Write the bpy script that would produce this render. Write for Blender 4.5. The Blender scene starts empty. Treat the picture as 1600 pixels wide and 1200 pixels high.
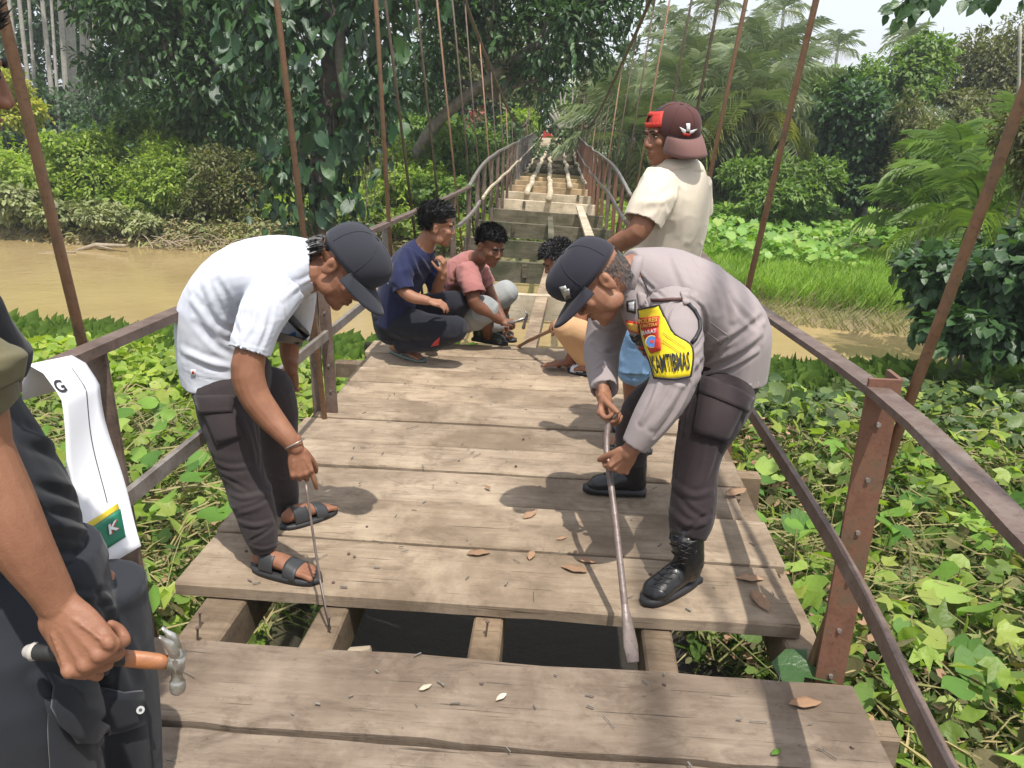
import bpy, bmesh, math, random
import numpy as np
from mathutils import Vector, Matrix, noise
from mathutils.bvhtree import BVHTree
R = math.radians
random.seed(7); RNG = np.random.default_rng(7)
SC = bpy.context.scene; COL = SC.collection
# ------------------------------------------------------------------ camera
CAM_H = 1.6; FPX = 1200.0
PITCH, ROLL, YAW = R(18.9), R(1.3), R(3.8)
_f = Vector((-math.sin(YAW)*math.cos(PITCH), math.cos(YAW)*math.cos(PITCH), -math.sin(PITCH)))
_r0 = Vector((math.cos(YAW), math.sin(YAW), 0)); _u0 = _r0.cross(_f)
_r = _r0*math.cos(ROLL) + _u0*math.sin(ROLL); _u = _u0*math.cos(ROLL) - _r0*math.sin(ROLL)
cam = bpy.data.objects.new('camera', bpy.data.cameras.new('camera')); COL.objects.link(cam)
cam.matrix_world = Matrix(((_r.x,_u.x,-_f.x,0),(_r.y,_u.y,-_f.y,0),(_r.z,_u.z,-_f.z,CAM_H),(0,0,0,1)))
cam.data.sensor_width = 36; cam.data.lens = 36*FPX/1600; cam.data.clip_end = 1500; cam.data.clip_start = .05
SC.camera = cam
CO = Vector((0,0,CAM_H))
def ray(x, y): return _f + _r*((x-800)/FPX) - _u*((y-600)/FPX)
def P(x, y, Y):                                   # photo pixel at a real distance along the bridge
    d = ray(x, y); return CO + d*(Y/d.y)
def G(x, y, z=0.0):                               # photo pixel on a real height
    d = ray(x, y); return CO + d*((z-CAM_H)/d.z)
# ------------------------------------------------------------------ light
w = bpy.data.worlds.new('World'); SC.world = w; w.use_nodes = True
nt = w.node_tree; bg = nt.nodes['Background']
sky = nt.nodes.new('ShaderNodeTexSky'); sky.sky_type = 'NISHITA'; sky.sun_disc = False
sky.sun_elevation = R(69); sky.sun_rotation = R(149); sky.dust_density = 3.5; sky.air_density = 1.2; sky.altitude = 50
mixw = nt.nodes.new('ShaderNodeMixRGB'); mixw.inputs[0].default_value = .55
mixw.inputs[2].default_value = (10.2, 10.6, 11.4, 1)           # thin bright cloud veil over the whole sky
nt.links.new(sky.outputs[0], mixw.inputs[1]); nt.links.new(mixw.outputs[0], bg.inputs[0])
bg.inputs[1].default_value = 0.115
sl = bpy.data.lights.new('sun', 'SUN'); sl.energy = 4.4; sl.angle = R(.6); sl.color = (1, .955, .88)
so = bpy.data.objects.new('sun', sl); COL.objects.link(so)
so.rotation_euler = Vector((-.17, .36, -1)).to_track_quat('-Z', 'Y').to_euler()
vs = SC.view_settings; vs.view_transform = 'Standard'; vs.look = 'None'; vs.exposure = 0.34; vs.gamma = 1
SC.render.engine = 'CYCLES'; SC.cycles.max_bounces = 6; SC.cycles.transparent_max_bounces = 4
SC.cycles.diffuse_bounces = 3; SC.cycles.glossy_bounces = 2
# ------------------------------------------------------------------ materials
MATS = {}
def nodes_of(name):
    m = bpy.data.materials.new(name); m.use_nodes = True; MATS[name] = m
    nt = m.node_tree; return m, nt, nt.nodes['Principled BSDF']
def nd(nt, t, **kw):
    n = nt.nodes.new(t)
    for k, v in kw.items():
        if k.startswith('i_'):
            n.inputs[k[2:].replace('_', ' ')].default_value = v
        else: setattr(n, k, v)
    return n
def rgb(c): return (c[0], c[1], c[2], 1)
def coords(nt, scale=(1,1,1), randomise=True):
    tc = nd(nt, 'ShaderNodeTexCoord'); mp = nd(nt, 'ShaderNodeMapping'); mp.inputs['Scale'].default_value = scale
    if randomise:
        oi = nd(nt, 'ShaderNodeObjectInfo'); mu = nd(nt, 'ShaderNodeMath', operation='MULTIPLY'); mu.inputs[1].default_value = 37
        nt.links.new(oi.outputs['Random'], mu.inputs[0])
        ad = nd(nt, 'ShaderNodeVectorMath', operation='ADD')
        nt.links.new(tc.outputs['Object'], ad.inputs[0]); nt.links.new(mu.outputs[0], ad.inputs[1])
        nt.links.new(ad.outputs[0], mp.inputs[0])
    else: nt.links.new(tc.outputs['Object'], mp.inputs[0])
    return mp.outputs[0]
def noise_n(nt, vec, scale, detail=5, rough=.6, dist=0):
    n = nd(nt, 'ShaderNodeTexNoise'); n.inputs['Scale'].default_value = scale; n.inputs['Detail'].default_value = detail
    n.inputs['Roughness'].default_value = rough; n.inputs['Distortion'].default_value = dist
    nt.links.new(vec, n.inputs['Vector']); return n.outputs['Fac']
def ramp(nt, fac, stops):
    r = nd(nt, 'ShaderNodeValToRGB'); el = r.color_ramp.elements
    while len(el) < len(stops): el.new(.5)
    for e, (p, c) in zip(el, stops):
        e.position = p; e.color = rgb(c) if len(c) == 3 else c
    nt.links.new(fac, r.inputs[0]); return r.outputs[0]
def mix(nt, fac, a, b, mode='MIX'):
    m = nd(nt, 'ShaderNodeMixRGB', blend_type=mode)
    for k, v in ((0, fac), (1, a), (2, b)):
        if isinstance(v, (int, float)): m.inputs[k].default_value = v
        elif isinstance(v, tuple): m.inputs[k].default_value = rgb(v)
        else: nt.links.new(v, m.inputs[k])
    return m.outputs[0]
def bump(nt, b, h, strength, dist):
    n = nd(nt, 'ShaderNodeBump'); n.inputs['Strength'].default_value = strength; n.inputs['Distance'].default_value = dist
    nt.links.new(h, n.inputs['Height']); nt.links.new(n.outputs[0], b.inputs['Normal'])
def simple(name, c, rough=.6, c2=None, scale=8, bs=.3, bd=.004, bscale=60, metal=0, stretch=(1,1,1), spec=.5, lo=.35, hi=.65):
    m, nt, b = nodes_of(name); v = coords(nt, stretch)
    f = noise_n(nt, v, scale)
    col = ramp(nt, f, [(lo, c), (hi, c2 or tuple(x*.8 for x in c))])
    nt.links.new(col, b.inputs['Base Color']); b.inputs['Roughness'].default_value = rough; b.inputs['Metallic'].default_value = metal
    b.inputs['Specular IOR Level'].default_value = spec
    if bs: bump(nt, b, noise_n(nt, v, bscale), bs, bd)
    return m
def wood(name, c1, c2, c3, dirt, gx=1.0, gy=9.0, gz=9.0):
    """weathered timber, grain along local x"""
    m, nt, b = nodes_of(name); v = coords(nt, (gx, gy, gz)); v1 = coords(nt)
    g = noise_n(nt, v, 3.2, 9, .68, .6); big = noise_n(nt, v1, 1.7, 6, .6); fine = noise_n(nt, v, 22, 4, .7)
    col = ramp(nt, g, [(.2, c3), (.42, c1), (.6, c2), (.85, tuple(x*1.12 for x in c2))])
    oi = nd(nt, 'ShaderNodeObjectInfo')
    tone = ramp(nt, oi.outputs['Random'], [(0, (.86,.84,.82)), (.5, (1,1,1)), (1, (1.05,1.0,.93))])
    col = mix(nt, 1.0, col, tone, 'MULTIPLY')
    col = mix(nt, ramp(nt, big, [(.40, (0,0,0)), (.62, (.85,.85,.85))]), col, dirt)
    mud = noise_n(nt, coords(nt, (1,1.6,1)), 5.5, 7, .72, .8)
    col = mix(nt, ramp(nt, mud, [(.5, (0,0,0)), (.66, (.6,.6,.6))]), col, tuple(x*.8 for x in dirt))
    dust = noise_n(nt, coords(nt, (1.3,1,1)), 3.1, 6, .65)
    col = mix(nt, ramp(nt, dust, [(.52, (0,0,0)), (.75, (.55,.55,.55))]), col, tuple(x*1.25 for x in c2))
    sp = noise_n(nt, v1, 34, 5, .75)
    col = mix(nt, ramp(nt, sp, [(.62, (0,0,0)), (.74, (.7,.7,.7))]), col, tuple(x*.45 for x in dirt))
    crack = noise_n(nt, coords(nt, (.8, 30, 30)), 4, 3, .5)
    ck = ramp(nt, crack, [(.66, (0,0,0)), (.72, (.8,.8,.8))])
    col = mix(nt, ck, col, tuple(x*.3 for x in c3))
    nt.links.new(col, b.inputs['Base Color']); b.inputs['Roughness'].default_value = .88; b.inputs['Specular IOR Level'].default_value = .25
    h = mix(nt, .5, mix(nt, .5, g, fine), ck, 'SUBTRACT')
    bump(nt, b, h, .55, .006)
    return m
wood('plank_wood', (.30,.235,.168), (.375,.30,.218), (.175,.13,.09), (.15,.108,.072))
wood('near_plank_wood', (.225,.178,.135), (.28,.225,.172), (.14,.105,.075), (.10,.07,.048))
wood('dark_wood', (.13,.105,.075), (.19,.155,.11), (.07,.055,.04), (.06,.06,.035))
wood('beam_wood', (.19,.14,.095), (.25,.19,.13), (.11,.075,.05), (.08,.055,.035))
wood('tan_wood', (.48,.34,.19), (.56,.42,.26), (.34,.22,.12), (.27,.2,.13))
wood('pale_wood', (.52,.44,.33), (.6,.52,.4), (.35,.28,.2), (.3,.25,.17))
wood('moss_wood', (.115,.10,.072), (.17,.15,.11), (.065,.052,.038), (.05,.055,.028))
def rusty(name, c1, c2, c3, rough=.6):
    m, nt, b = nodes_of(name); v = coords(nt)
    a = noise_n(nt, v, 9, 8, .7); s = noise_n(nt, v, 60, 6, .75)
    col = ramp(nt, a, [(.3, c1), (.5, c2), (.68, c3)])
    col = mix(nt, ramp(nt, s, [(.55, (0,0,0)), (.7, (.8,.8,.8))]), col, tuple(x*.5 for x in c1))
    nt.links.new(col, b.inputs['Base Color']); b.inputs['Roughness'].default_value = rough; b.inputs['Metallic'].default_value = .15
    bump(nt, b, s, .5, .003); return m
rusty('rust_dark', (.075,.05,.04), (.14,.095,.075), (.19,.15,.125))
rusty('rust_grey', (.12,.10,.09), (.20,.175,.155), (.28,.255,.235), .5)
rusty('rust_red', (.12,.058,.038), (.19,.088,.055), (.12,.095,.06))
rusty('rust_rod', (.20,.105,.06), (.30,.17,.10), (.17,.12,.085))
rusty('rod_dark', (.05,.035,.025), (.1,.07,.045), (.14,.1,.07))
rusty('steel', (.12,.11,.105), (.22,.2,.19), (.3,.28,.26), .38); MATS['steel'].node_tree.nodes['Principled BSDF'].inputs['Metallic'].default_value = .6
rusty('crowbar_metal', (.10,.075,.065), (.19,.15,.135), (.15,.10,.085), .35)
def leafmat(name, cs, trans=.35, rough=.45, spec=.4):
    m, nt, b = nodes_of(name); geo = nd(nt, 'ShaderNodeNewGeometry')
    n = len(cs)
    oi = nd(nt, 'ShaderNodeObjectInfo'); ad = nd(nt, 'ShaderNodeMath', operation='ADD'); fr_ = nd(nt, 'ShaderNodeMath', operation='FRACT')
    nt.links.new(geo.outputs['Random Per Island'], ad.inputs[0]); nt.links.new(oi.outputs['Random'], ad.inputs[1]); nt.links.new(ad.outputs[0], fr_.inputs[0])
    col = ramp(nt, fr_.outputs[0], [(i/(n-1)*.96+.02, c) for i, c in enumerate(cs)])
    tc = nd(nt, 'ShaderNodeTexCoord')
    pn = noise_n(nt, tc.outputs['Object'], .9, 4, .6)
    col = mix(nt, 1, col, ramp(nt, pn, [(.3, (.72,.75,.72)), (.7, (1.22,1.2,1.1))]), 'MULTIPLY')
    nt.links.new(col, b.inputs['Base Color']); b.inputs['Roughness'].default_value = rough; b.inputs['Specular IOR Level'].default_value = spec
    bump(nt, b, noise_n(nt, tc.outputs['Object'], 28, 3), .35, .02)
    t = nd(nt, 'ShaderNodeBsdfTranslucent'); tcol = mix(nt, 1, col, (1.5,1.7,.6), 'MULTIPLY'); nt.links.new(tcol, t.inputs[0])
    ms = nd(nt, 'ShaderNodeMixShader'); ms.inputs[0].default_value = trans
    nt.links.new(b.outputs[0], ms.inputs[1]); nt.links.new(t.outputs[0], ms.inputs[2])
    nt.links.new(ms.outputs[0], nt.nodes['Material Output'].inputs[0]); return m
leafmat('leaf_vine', [(.05,.10,.02), (.085,.15,.028), (.13,.21,.042), (.19,.26,.07), (.035,.07,.018), (.25,.25,.12), (.15,.12,.065), (.07,.125,.025), (.10,.17,.035), (.17,.14,.08)], .3, .6, .2)
leafmat('leaf_vine_big', [(.06,.14,.025), (.10,.205,.032), (.15,.275,.042), (.27,.37,.085)], .3, .5, .3)
leafmat('leaf_dark', [(.03,.07,.024), (.045,.10,.033), (.065,.13,.04), (.04,.085,.035)], .25, .4)
leafmat('leaf_climber', [(.014,.042,.018), (.02,.058,.022), (.03,.075,.026), (.05,.11,.033)], .18, .4)
leafmat('leaf_bush', [(.17,.26,.04), (.23,.33,.055), (.29,.39,.07), (.36,.41,.09), (.11,.18,.035)], .4)
leafmat('leaf_dusty', [(.21,.24,.10), (.29,.31,.16), (.16,.2,.07), (.33,.33,.2)], .2, .7)
leafmat('leaf_forest', [(.045,.085,.025), (.065,.115,.032), (.09,.14,.04), (.12,.165,.05), (.055,.07,.03)], .25)
leafmat('leaf_olive', [(.10,.115,.04), (.14,.15,.06), (.18,.17,.07), (.09,.12,.04)], .3)
leafmat('leaf_palm', [(.17,.22,.10), (.22,.27,.13), (.27,.31,.18), (.12,.18,.08)], .18, .35, .7)
leafmat('leaf_palm_yellow', [(.3,.28,.08), (.24,.26,.08), (.36,.33,.13)], .3, .45)
leafmat('leaf_fern', [(.12,.20,.045), (.18,.27,.06), (.08,.15,.035)], .35)
leafmat('leaf_meadow', [(.12,.25,.04), (.17,.32,.055), (.23,.38,.08), (.28,.38,.09)], .3)
leafmat('leaf_yellow', [(.42,.36,.05), (.36,.38,.06), (.3,.33,.06)], .3)
leafmat('grass_green', [(.2,.34,.05), (.27,.41,.06), (.17,.28,.05), (.32,.42,.09)], .4, .6)
leafmat('grass_dry', [(.38,.33,.18), (.32,.3,.13), (.26,.29,.1), (.42,.37,.22)], .2, .8)
leafmat('stalks', [(.3,.25,.12), (.38,.32,.17), (.22,.19,.08), (.24,.27,.09)], .05, .8)
leafmat('dead_leaf', [(.3,.17,.1), (.36,.22,.14), (.22,.13,.08)], .1, .8)
leafmat('flower_red', [(.32,.08,.07), (.4,.14,.12)], .2)
leafmat('leaf_flower_yellow', [(.7,.5,.03), (.75,.6,.05)], .2)
simple('bark', (.13,.115,.095), .9, (.22,.2,.17), 7, .8, .02, 25)
simple('bark_dark', (.06,.05,.04), .9, (.12,.1,.08), 7, .8, .02, 25)
simple('bark_pale', (.42,.39,.34), .9, (.3,.28,.23), 5, .6, .02, 20)
simple('soil', (.13,.095,.06), .95, (.085,.08,.04), 2.5, .8, .03, 12)
simple('mud', (.33,.24,.14), .9, (.22,.17,.1), 2.5, .6, .03, 8)
simple('driftwood', (.34,.28,.2), .85, (.24,.19,.13), 10)
def cloth(name, c, c2=None, rough=.85, weave=700, fold=.35, fscale=9, fstretch=(1,1,1), sheen=.1, fd=.012):
    m, nt, b = nodes_of(name); v = coords(nt, fstretch, False); tc = coords(nt, (1,1,1), False)
    big = noise_n(nt, tc, 3, 4); col = mix(nt, ramp(nt, big, [(.35,(0,0,0)),(.7,(1,1,1))]), c, c2 or tuple(x*.88 for x in c))
    nt.links.new(col, b.inputs['Base Color']); b.inputs['Roughness'].default_value = rough; b.inputs['Sheen Weight'].default_value = sheen
    b.inputs['Specular IOR Level'].default_value = .25
    f1 = noise_n(nt, v, fscale*.6, 3, .45, .35); b1 = nd(nt, 'ShaderNodeBump'); b1.inputs['Strength'].default_value = fold; b1.inputs['Distance'].default_value = fd
    nt.links.new(f1, b1.inputs['Height'])
    f2 = noise_n(nt, tc, weave, 2); b2 = nd(nt, 'ShaderNodeBump'); b2.inputs['Strength'].default_value = .15; b2.inputs['Distance'].default_value = .001
    nt.links.new(f2, b2.inputs['Height']); nt.links.new(b1.outputs[0], b2.inputs['Normal']); nt.links.new(b2.outputs[0], b.inputs['Normal'])
    return m
cloth('white_cotton', (.56,.58,.64), (.52,.545,.61), fold=.7, fd=.03)
cloth('taupe_twill', (.30,.255,.25), (.27,.23,.228), fold=.5)
cloth('brown_twill', (.034,.023,.024), (.026,.018,.02), fold=.6)
cloth('charcoal_twill', (.045,.035,.037), (.034,.027,.028), fold=.7)
cloth('navy_cotton', (.016,.02,.062)); cloth('black_jersey', (.012,.013,.02)); cloth('pink_cotton', (.35,.15,.135), (.3,.125,.115))
cloth('grey_cotton', (.32,.33,.32), (.22,.23,.23)); cloth('beige_cotton', (.62,.54,.43), (.56,.485,.385)); cloth('denim', (.16,.3,.52), (.26,.42,.62), fscale=30)
cloth('tan_cotton', (.48,.29,.15)); cloth('red_cotton', (.45,.05,.05)); cloth('black_cotton', (.010,.012,.016), (.016,.018,.024), fold=.5)
cloth('olive_cotton', (.13,.115,.06)); cloth('black_ripstop', (.02,.022,.028), (.012,.014,.018), fold=.8); cloth('cap_black', (.028,.029,.038), fold=.1)
cloth('cap_navy', (.022,.021,.03), fold=.15); cloth('cap_brown', (.075,.028,.025), fold=.1); cloth('cap_visor_brown', (.17,.09,.08), fold=.1); cloth('sock_grey', (.3,.3,.31))
cloth('yellow_vinyl', (.80,.62,.02), (.76,.57,.02), rough=.5, fold=.25); cloth('paper_white', (.78,.79,.83), rough=.5, fold=.15, fscale=4)
for n, c, r in (('vinyl_green', (.02,.2,.11), .5), ('vinyl_yellow', (.75,.6,.05), .5), ('ink_black', (.012,.012,.014), .6), ('ink_dark', (.03,.03,.035), .6), ('ink_white', (.8,.8,.8), .6),
                ('ink_red', (.55,.035,.02), .6), ('ink_gold', (.75,.45,.08), .5), ('ink_blue', (.05,.16,.42), .6), ('strap_black', (.013,.012,.014), .55), ('strap_brown', (.09,.035,.03), .6),
                ('rubber_black', (.022,.022,.024), .55), ('rubber_grey', (.15,.19,.17), .6), ('rubber_olive', (.045,.055,.04), .45), ('sandal_black', (.035,.036,.038), .5), ('slipper_white', (.75,.78,.8), .5),
                ('eye_white', (.36,.31,.27), .3), ('eye_dark', (.015,.01,.008), .2), ('brow_hair', (.012,.01,.009), .8), ('lip_skin', (.22,.075,.055), .5), ('button_grey', (.4,.4,.4), .4),
                ('teeth_white', (.75,.72,.66), .4), ('nail_skin', (.42,.24,.17), .35)):
    simple(n, c, r, bs=0)
simple('boot_leather', (.012,.012,.013), .33, (.016,.016,.016), 20, .35, .003, 45)
simple('handle_orange', (.45,.16,.04), .5, (.28,.13,.07), 20); simple('handle_black', (.02,.02,.02), .6); simple('handle_butt', (.45,.42,.38), .6)
simple('bright_steel', (.5,.49,.46), .35, (.25,.23,.2), 30, .3, .002, 80, .7)
def skin(name, c, c2):
    m, nt, b = nodes_of(name); v = coords(nt, (1,1,1), False)
    col = mix(nt, ramp(nt, noise_n(nt, v, 14, 5), [(.35,(0,0,0)),(.7,(1,1,1))]), c, c2)
    nt.links.new(col, b.inputs['Base Color']); b.inputs['Roughness'].default_value = .56; b.inputs['Specular IOR Level'].default_value = .38
    b.inputs['Subsurface Weight'].default_value = .08; b.inputs['Subsurface Radius'].default_value = (.02,.008,.004); b.inputs['Subsurface Scale'].default_value = .5
    bump(nt, b, mix(nt, .5, noise_n(nt, v, 230, 3), noise_n(nt, coords(nt, (1,1,1), False), 38, 5, .65)), .45, .003); return m
skin('skin_mid', (.27,.125,.07), (.20,.085,.048)); skin('skin_dark', (.19,.083,.045), (.14,.06,.033)); skin('skin_light', (.31,.15,.088), (.24,.11,.065))
m, nt, b = nodes_of('hair_black'); b.inputs['Base Color'].default_value = (.012,.011,.011,1); b.inputs['Roughness'].default_value = .5
m, nt, b = nodes_of('hair_grey'); v = coords(nt, (1,1,1), False); nt.links.new(ramp(nt, noise_n(nt, v, 90), [(.4,(.03,.03,.03)),(.65,(.17,.165,.16))]), b.inputs['Base Color']); b.inputs['Roughness'].default_value = .55
# muddy water
m, nt, b = nodes_of('muddy_water'); v = coords(nt, (1,1.6,1), False)
nt.links.new(ramp(nt, noise_n(nt, v, .25, 4), [(.3,(.31,.225,.105)),(.7,(.38,.285,.14))]), b.inputs['Base Color'])
b.inputs['Roughness'].default_value = .06; b.inputs['Specular IOR Level'].default_value = .5
bump(nt, b, noise_n(nt, v, 2.2, 5, .55), .25, .05)
# ground
m, nt, b = nodes_of('ground_earth'); v = coords(nt, (1,1,1), False)
c = ramp(nt, noise_n(nt, v, 1.2, 8, .7), [(.3,(.07,.06,.03)),(.5,(.12,.11,.045)),(.65,(.10,.13,.04)),(.8,(.17,.14,.08))])
sp = nd(nt, 'ShaderNodeSeparateXYZ'); geo = nd(nt, 'ShaderNodeNewGeometry'); nt.links.new(geo.outputs['Position'], sp.inputs[0])
mr = nd(nt, 'ShaderNodeMapRange'); mr.inputs[1].default_value = -2.55; mr.inputs[2].default_value = -2.15; mr.inputs[3].default_value = 1; mr.inputs[4].default_value = 0
nt.links.new(sp.outputs[2], mr.inputs[0]); c = mix(nt, mr.outputs[0], c, (.30,.225,.13))
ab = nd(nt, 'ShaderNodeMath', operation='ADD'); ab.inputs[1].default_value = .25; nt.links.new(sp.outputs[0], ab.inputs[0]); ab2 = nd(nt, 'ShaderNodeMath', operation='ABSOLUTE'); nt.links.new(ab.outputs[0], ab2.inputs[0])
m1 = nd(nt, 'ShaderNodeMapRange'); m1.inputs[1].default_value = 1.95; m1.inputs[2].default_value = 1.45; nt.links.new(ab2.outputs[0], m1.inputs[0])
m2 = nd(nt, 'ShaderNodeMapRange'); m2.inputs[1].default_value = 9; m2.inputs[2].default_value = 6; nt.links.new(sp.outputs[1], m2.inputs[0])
m3 = nd(nt, 'ShaderNodeMath', operation='MULTIPLY'); nt.links.new(m1.outputs[0], m3.inputs[0]); nt.links.new(m2.outputs[0], m3.inputs[1]); c = mix(nt, m3.outputs[0], c, (.022,.018,.012))      # shade under the deck, painted near-black into the ground colour
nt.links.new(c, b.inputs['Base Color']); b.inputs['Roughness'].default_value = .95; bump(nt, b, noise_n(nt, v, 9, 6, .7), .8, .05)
# ------------------------------------------------------------------ object helpers
def tag(o, label=None, cat=None, group=None, kind=None):
    if label: o['label'] = label
    if cat: o['category'] = cat
    if group: o['group'] = group
    if kind: o['kind'] = kind
    return o
def empty(name, loc=(0,0,0)):
    o = bpy.data.objects.new(name, None); COL.objects.link(o); o.location = loc; o.empty_display_size = .1; return o
def link(name, me, mats=None, parent=None, smooth=False):
    o = bpy.data.objects.new(name, me); COL.objects.link(o)
    if mats is not None and not me.materials:
        for mm in (mats if isinstance(mats, (list, tuple)) else [mats]): me.materials.append(MATS[mm])
    if parent is not None:
        o.parent = parent; o.matrix_parent_inverse = Matrix.Translation(-parent.location) if parent.type == 'EMPTY' else Matrix.Identity(4)
    if smooth: me.polygons.foreach_set('use_smooth', [True]*len(me.polygons))
    return o
class MB:
    def __init__(s): s.v = []; s.f = []; s.m = []
    def add(s, vs, fs, mi=0):
        o = len(s.v); s.v += [tuple(x) for x in vs]; s.f += [tuple(i+o for i in f) for f in fs]; s.m += [mi]*len(fs)
    def mesh(s, name='mesh'):
        me = bpy.data.meshes.new(name); me.from_pydata(s.v, [], s.f); me.update()
        if any(s.m): me.polygons.foreach_set('material_index', s.m)
        return me
    def build(s, name, mats, parent=None, smooth=False): return link(name, s.mesh(name), mats, parent, smooth)
    def box(s, c, size, rot=None, mi=0):
        c = Vector(c); h = [x/2 for x in size]; rot = rot or Matrix.Identity(3)
        vs = [c + rot @ Vector((sx*h[0], sy*h[1], sz*h[2])) for sx in (-1,1) for sy in (-1,1) for sz in (-1,1)]
        s.add(vs, [(0,1,3,2),(4,6,7,5),(0,4,5,1),(2,3,7,6),(0,2,6,4),(1,5,7,3)], mi)
    def bar(s, a, b, wd, ht, up=(0,0,1), mi=0):
        a, b = Vector(a), Vector(b); d = (b-a).normalized(); sd = d.cross(Vector(up)).normalized(); u = sd.cross(d)
        vs = [p + sd*x*wd/2 + u*y*ht/2 for p in (a, b) for x, y in ((-1,-1),(1,-1),(1,1),(-1,1))]
        s.add(vs, [(0,3,2,1),(4,5,6,7),(0,1,5,4),(1,2,6,5),(2,3,7,6),(3,0,4,7)], mi)
    def tube(s, pts, rad, n=8, side=None, mi=0, round_ends=False, flat=1.0):
        """elliptical tube; rad floats or (side, other) pairs"""
        pts = [Vector(p) for p in pts]; rr = []
        for i in range(len(pts)):
            r = rad[i] if isinstance(rad, list) else rad
            rr.append(r if isinstance(r, (list, tuple)) else (r, r*flat))
        if round_ends:
            def capr(p, q, r, first):
                d = (p-q).normalized(); out = []; e = min(r)
                for t in (.5, .8, .96): out.append((p + d*e*t, tuple(x*math.sqrt(1-t*t) for x in r)))
                return out[::-1] if first else out
            a = capr(pts[0], pts[1], rr[0], True); b = capr(pts[-1], pts[-2], rr[-1], False)
            if round_ends == 'start': b = []
            pts = [x[0] for x in a] + pts + [x[0] for x in b]; rr = [x[1] for x in a] + rr + [x[1] for x in b]
        rings = []; prev = None
        for i, p in enumerate(pts):
            t = (pts[min(i+1, len(pts)-1)] - pts[max(i-1, 0)]).normalized()
            sv = Vector(side) if side is not None else (prev if prev is not None else (Vector((0,0,1)) if abs(t.z) < .9 else Vector((1,0,0))))
            sv = (sv - t*sv.dot(t))
            if sv.length < 1e-4: sv = prev or Vector((1,0,0)); sv = sv - t*sv.dot(t)
            sv.normalize(); prev = sv; o = t.cross(sv)
            rings.append([p + sv*math.cos(2*math.pi*k/n)*rr[i][0] + o*math.sin(2*math.pi*k/n)*rr[i][1] for k in range(n)])
        vs = [v for r_ in rings for v in r_]; fs = []
        for i in range(len(rings)-1):
            for k in range(n): fs.append((i*n+k, i*n+(k+1) % n, (i+1)*n+(k+1) % n, (i+1)*n+k))
        fs.append(tuple(range(n))[::-1]); fs.append(tuple((len(rings)-1)*n+k for k in range(n)))
        s.add(vs, fs, mi)
    def ell(s, c, r, rot=None, nu=14, nv=10, mi=0):
        c = Vector(c); rot = rot or Matrix.Identity(3); r = r if isinstance(r, (tuple, list)) else (r, r, r); vs = []; fs = []
        for j in range(1, nv):
            th = math.pi*j/nv
            for i in range(nu):
                ph = 2*math.pi*i/nu; vs.append(c + rot @ Vector((r[0]*math.sin(th)*math.cos(ph), r[1]*math.sin(th)*math.sin(ph), r[2]*math.cos(th))))
        for j in range(nv-2):
            for i in range(nu): fs.append((j*nu+i, (j+1)*nu+i, (j+1)*nu+(i+1) % nu, j*nu+(i+1) % nu))
        t = len(vs); vs.append(c + rot @ Vector((0,0,r[2]))); vs.append(c + rot @ Vector((0,0,-r[2])))
        for i in range(nu):
            fs.append((t, i, (i+1) % nu)); k = (nv-2)*nu; fs.append((t+1, k+(i+1) % nu, k+i))
        s.add(vs, fs, mi)
    def sheet(s, grid, th, nrm=None, mi=0):
        """grid [m][n] of points -> closed slab of thickness th"""
        m, n = len(grid), len(grid[0]); g = [[Vector(p) for p in row] for row in grid]
        def N(i, j):
            if nrm is not None: return Vector(nrm).normalized()
            a = g[min(i+1,m-1)][j] - g[max(i-1,0)][j]; b = g[i][min(j+1,n-1)] - g[i][max(j-1,0)]; return a.cross(b).normalized()
        top = [g[i][j] + N(i,j)*th/2 for i in range(m) for j in range(n)]; bot = [g[i][j] - N(i,j)*th/2 for i in range(m) for j in range(n)]
        fs = []; k = m*n
        for i in range(m-1):
            for j in range(n-1):
                a = i*n+j; fs += [(a, a+n, a+n+1, a+1), (k+a, k+a+1, k+a+n+1, k+a+n)]
        for i in range(m-1): a = i*n; fs.append((a, k+a, k+a+n, a+n)); a += n-1; fs.append((a, a+n, k+a+n, k+a))
        for j in range(n-1): fs.append((j, j+1, k+j+1, k+j)); a = (m-1)*n+j; fs.append((a, k+a, k+a+1, a+1))
        s.add(top + bot, fs, mi)
def np_mesh(name, V, F):
    """V (n,3), F (m,k) constant k"""
    me = bpy.data.meshes.new(name); V = np.ascontiguousarray(V, dtype=np.float32); F = np.ascontiguousarray(F, dtype=np.int32); k = F.shape[1]
    me.vertices.add(len(V)); me.vertices.foreach_set('co', V.ravel())
    me.loops.add(F.size); me.loops.foreach_set('vertex_index', F.ravel())
    me.polygons.add(len(F)); me.polygons.foreach_set('loop_start', np.arange(0, F.size, k, dtype=np.int32)); me.polygons.foreach_set('loop_total', np.full(len(F), k, dtype=np.int32))
    me.update(calc_edges=True); return me
def norm(a): return a/np.maximum(np.linalg.norm(a, axis=-1, keepdims=True), 1e-9)
def catmull(pts, k=4):
    pts = [tuple(p) if not isinstance(p, Vector) else tuple(p) for p in pts]; A = np.array(pts, float); out = []
    A = np.vstack([2*A[0]-A[1], A, 2*A[-1]-A[-2]])
    for i in range(1, len(A)-2):
        for j in range(k):
            t = j/k; out.append(.5*((2*A[i]) + (-A[i-1]+A[i+1])*t + (2*A[i-1]-5*A[i]+4*A[i+1]-A[i+2])*t*t + (-A[i-1]+3*A[i]-3*A[i+1]+A[i+2])*t**3))
    out.append(A[-2]); return np.array(out)
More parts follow.
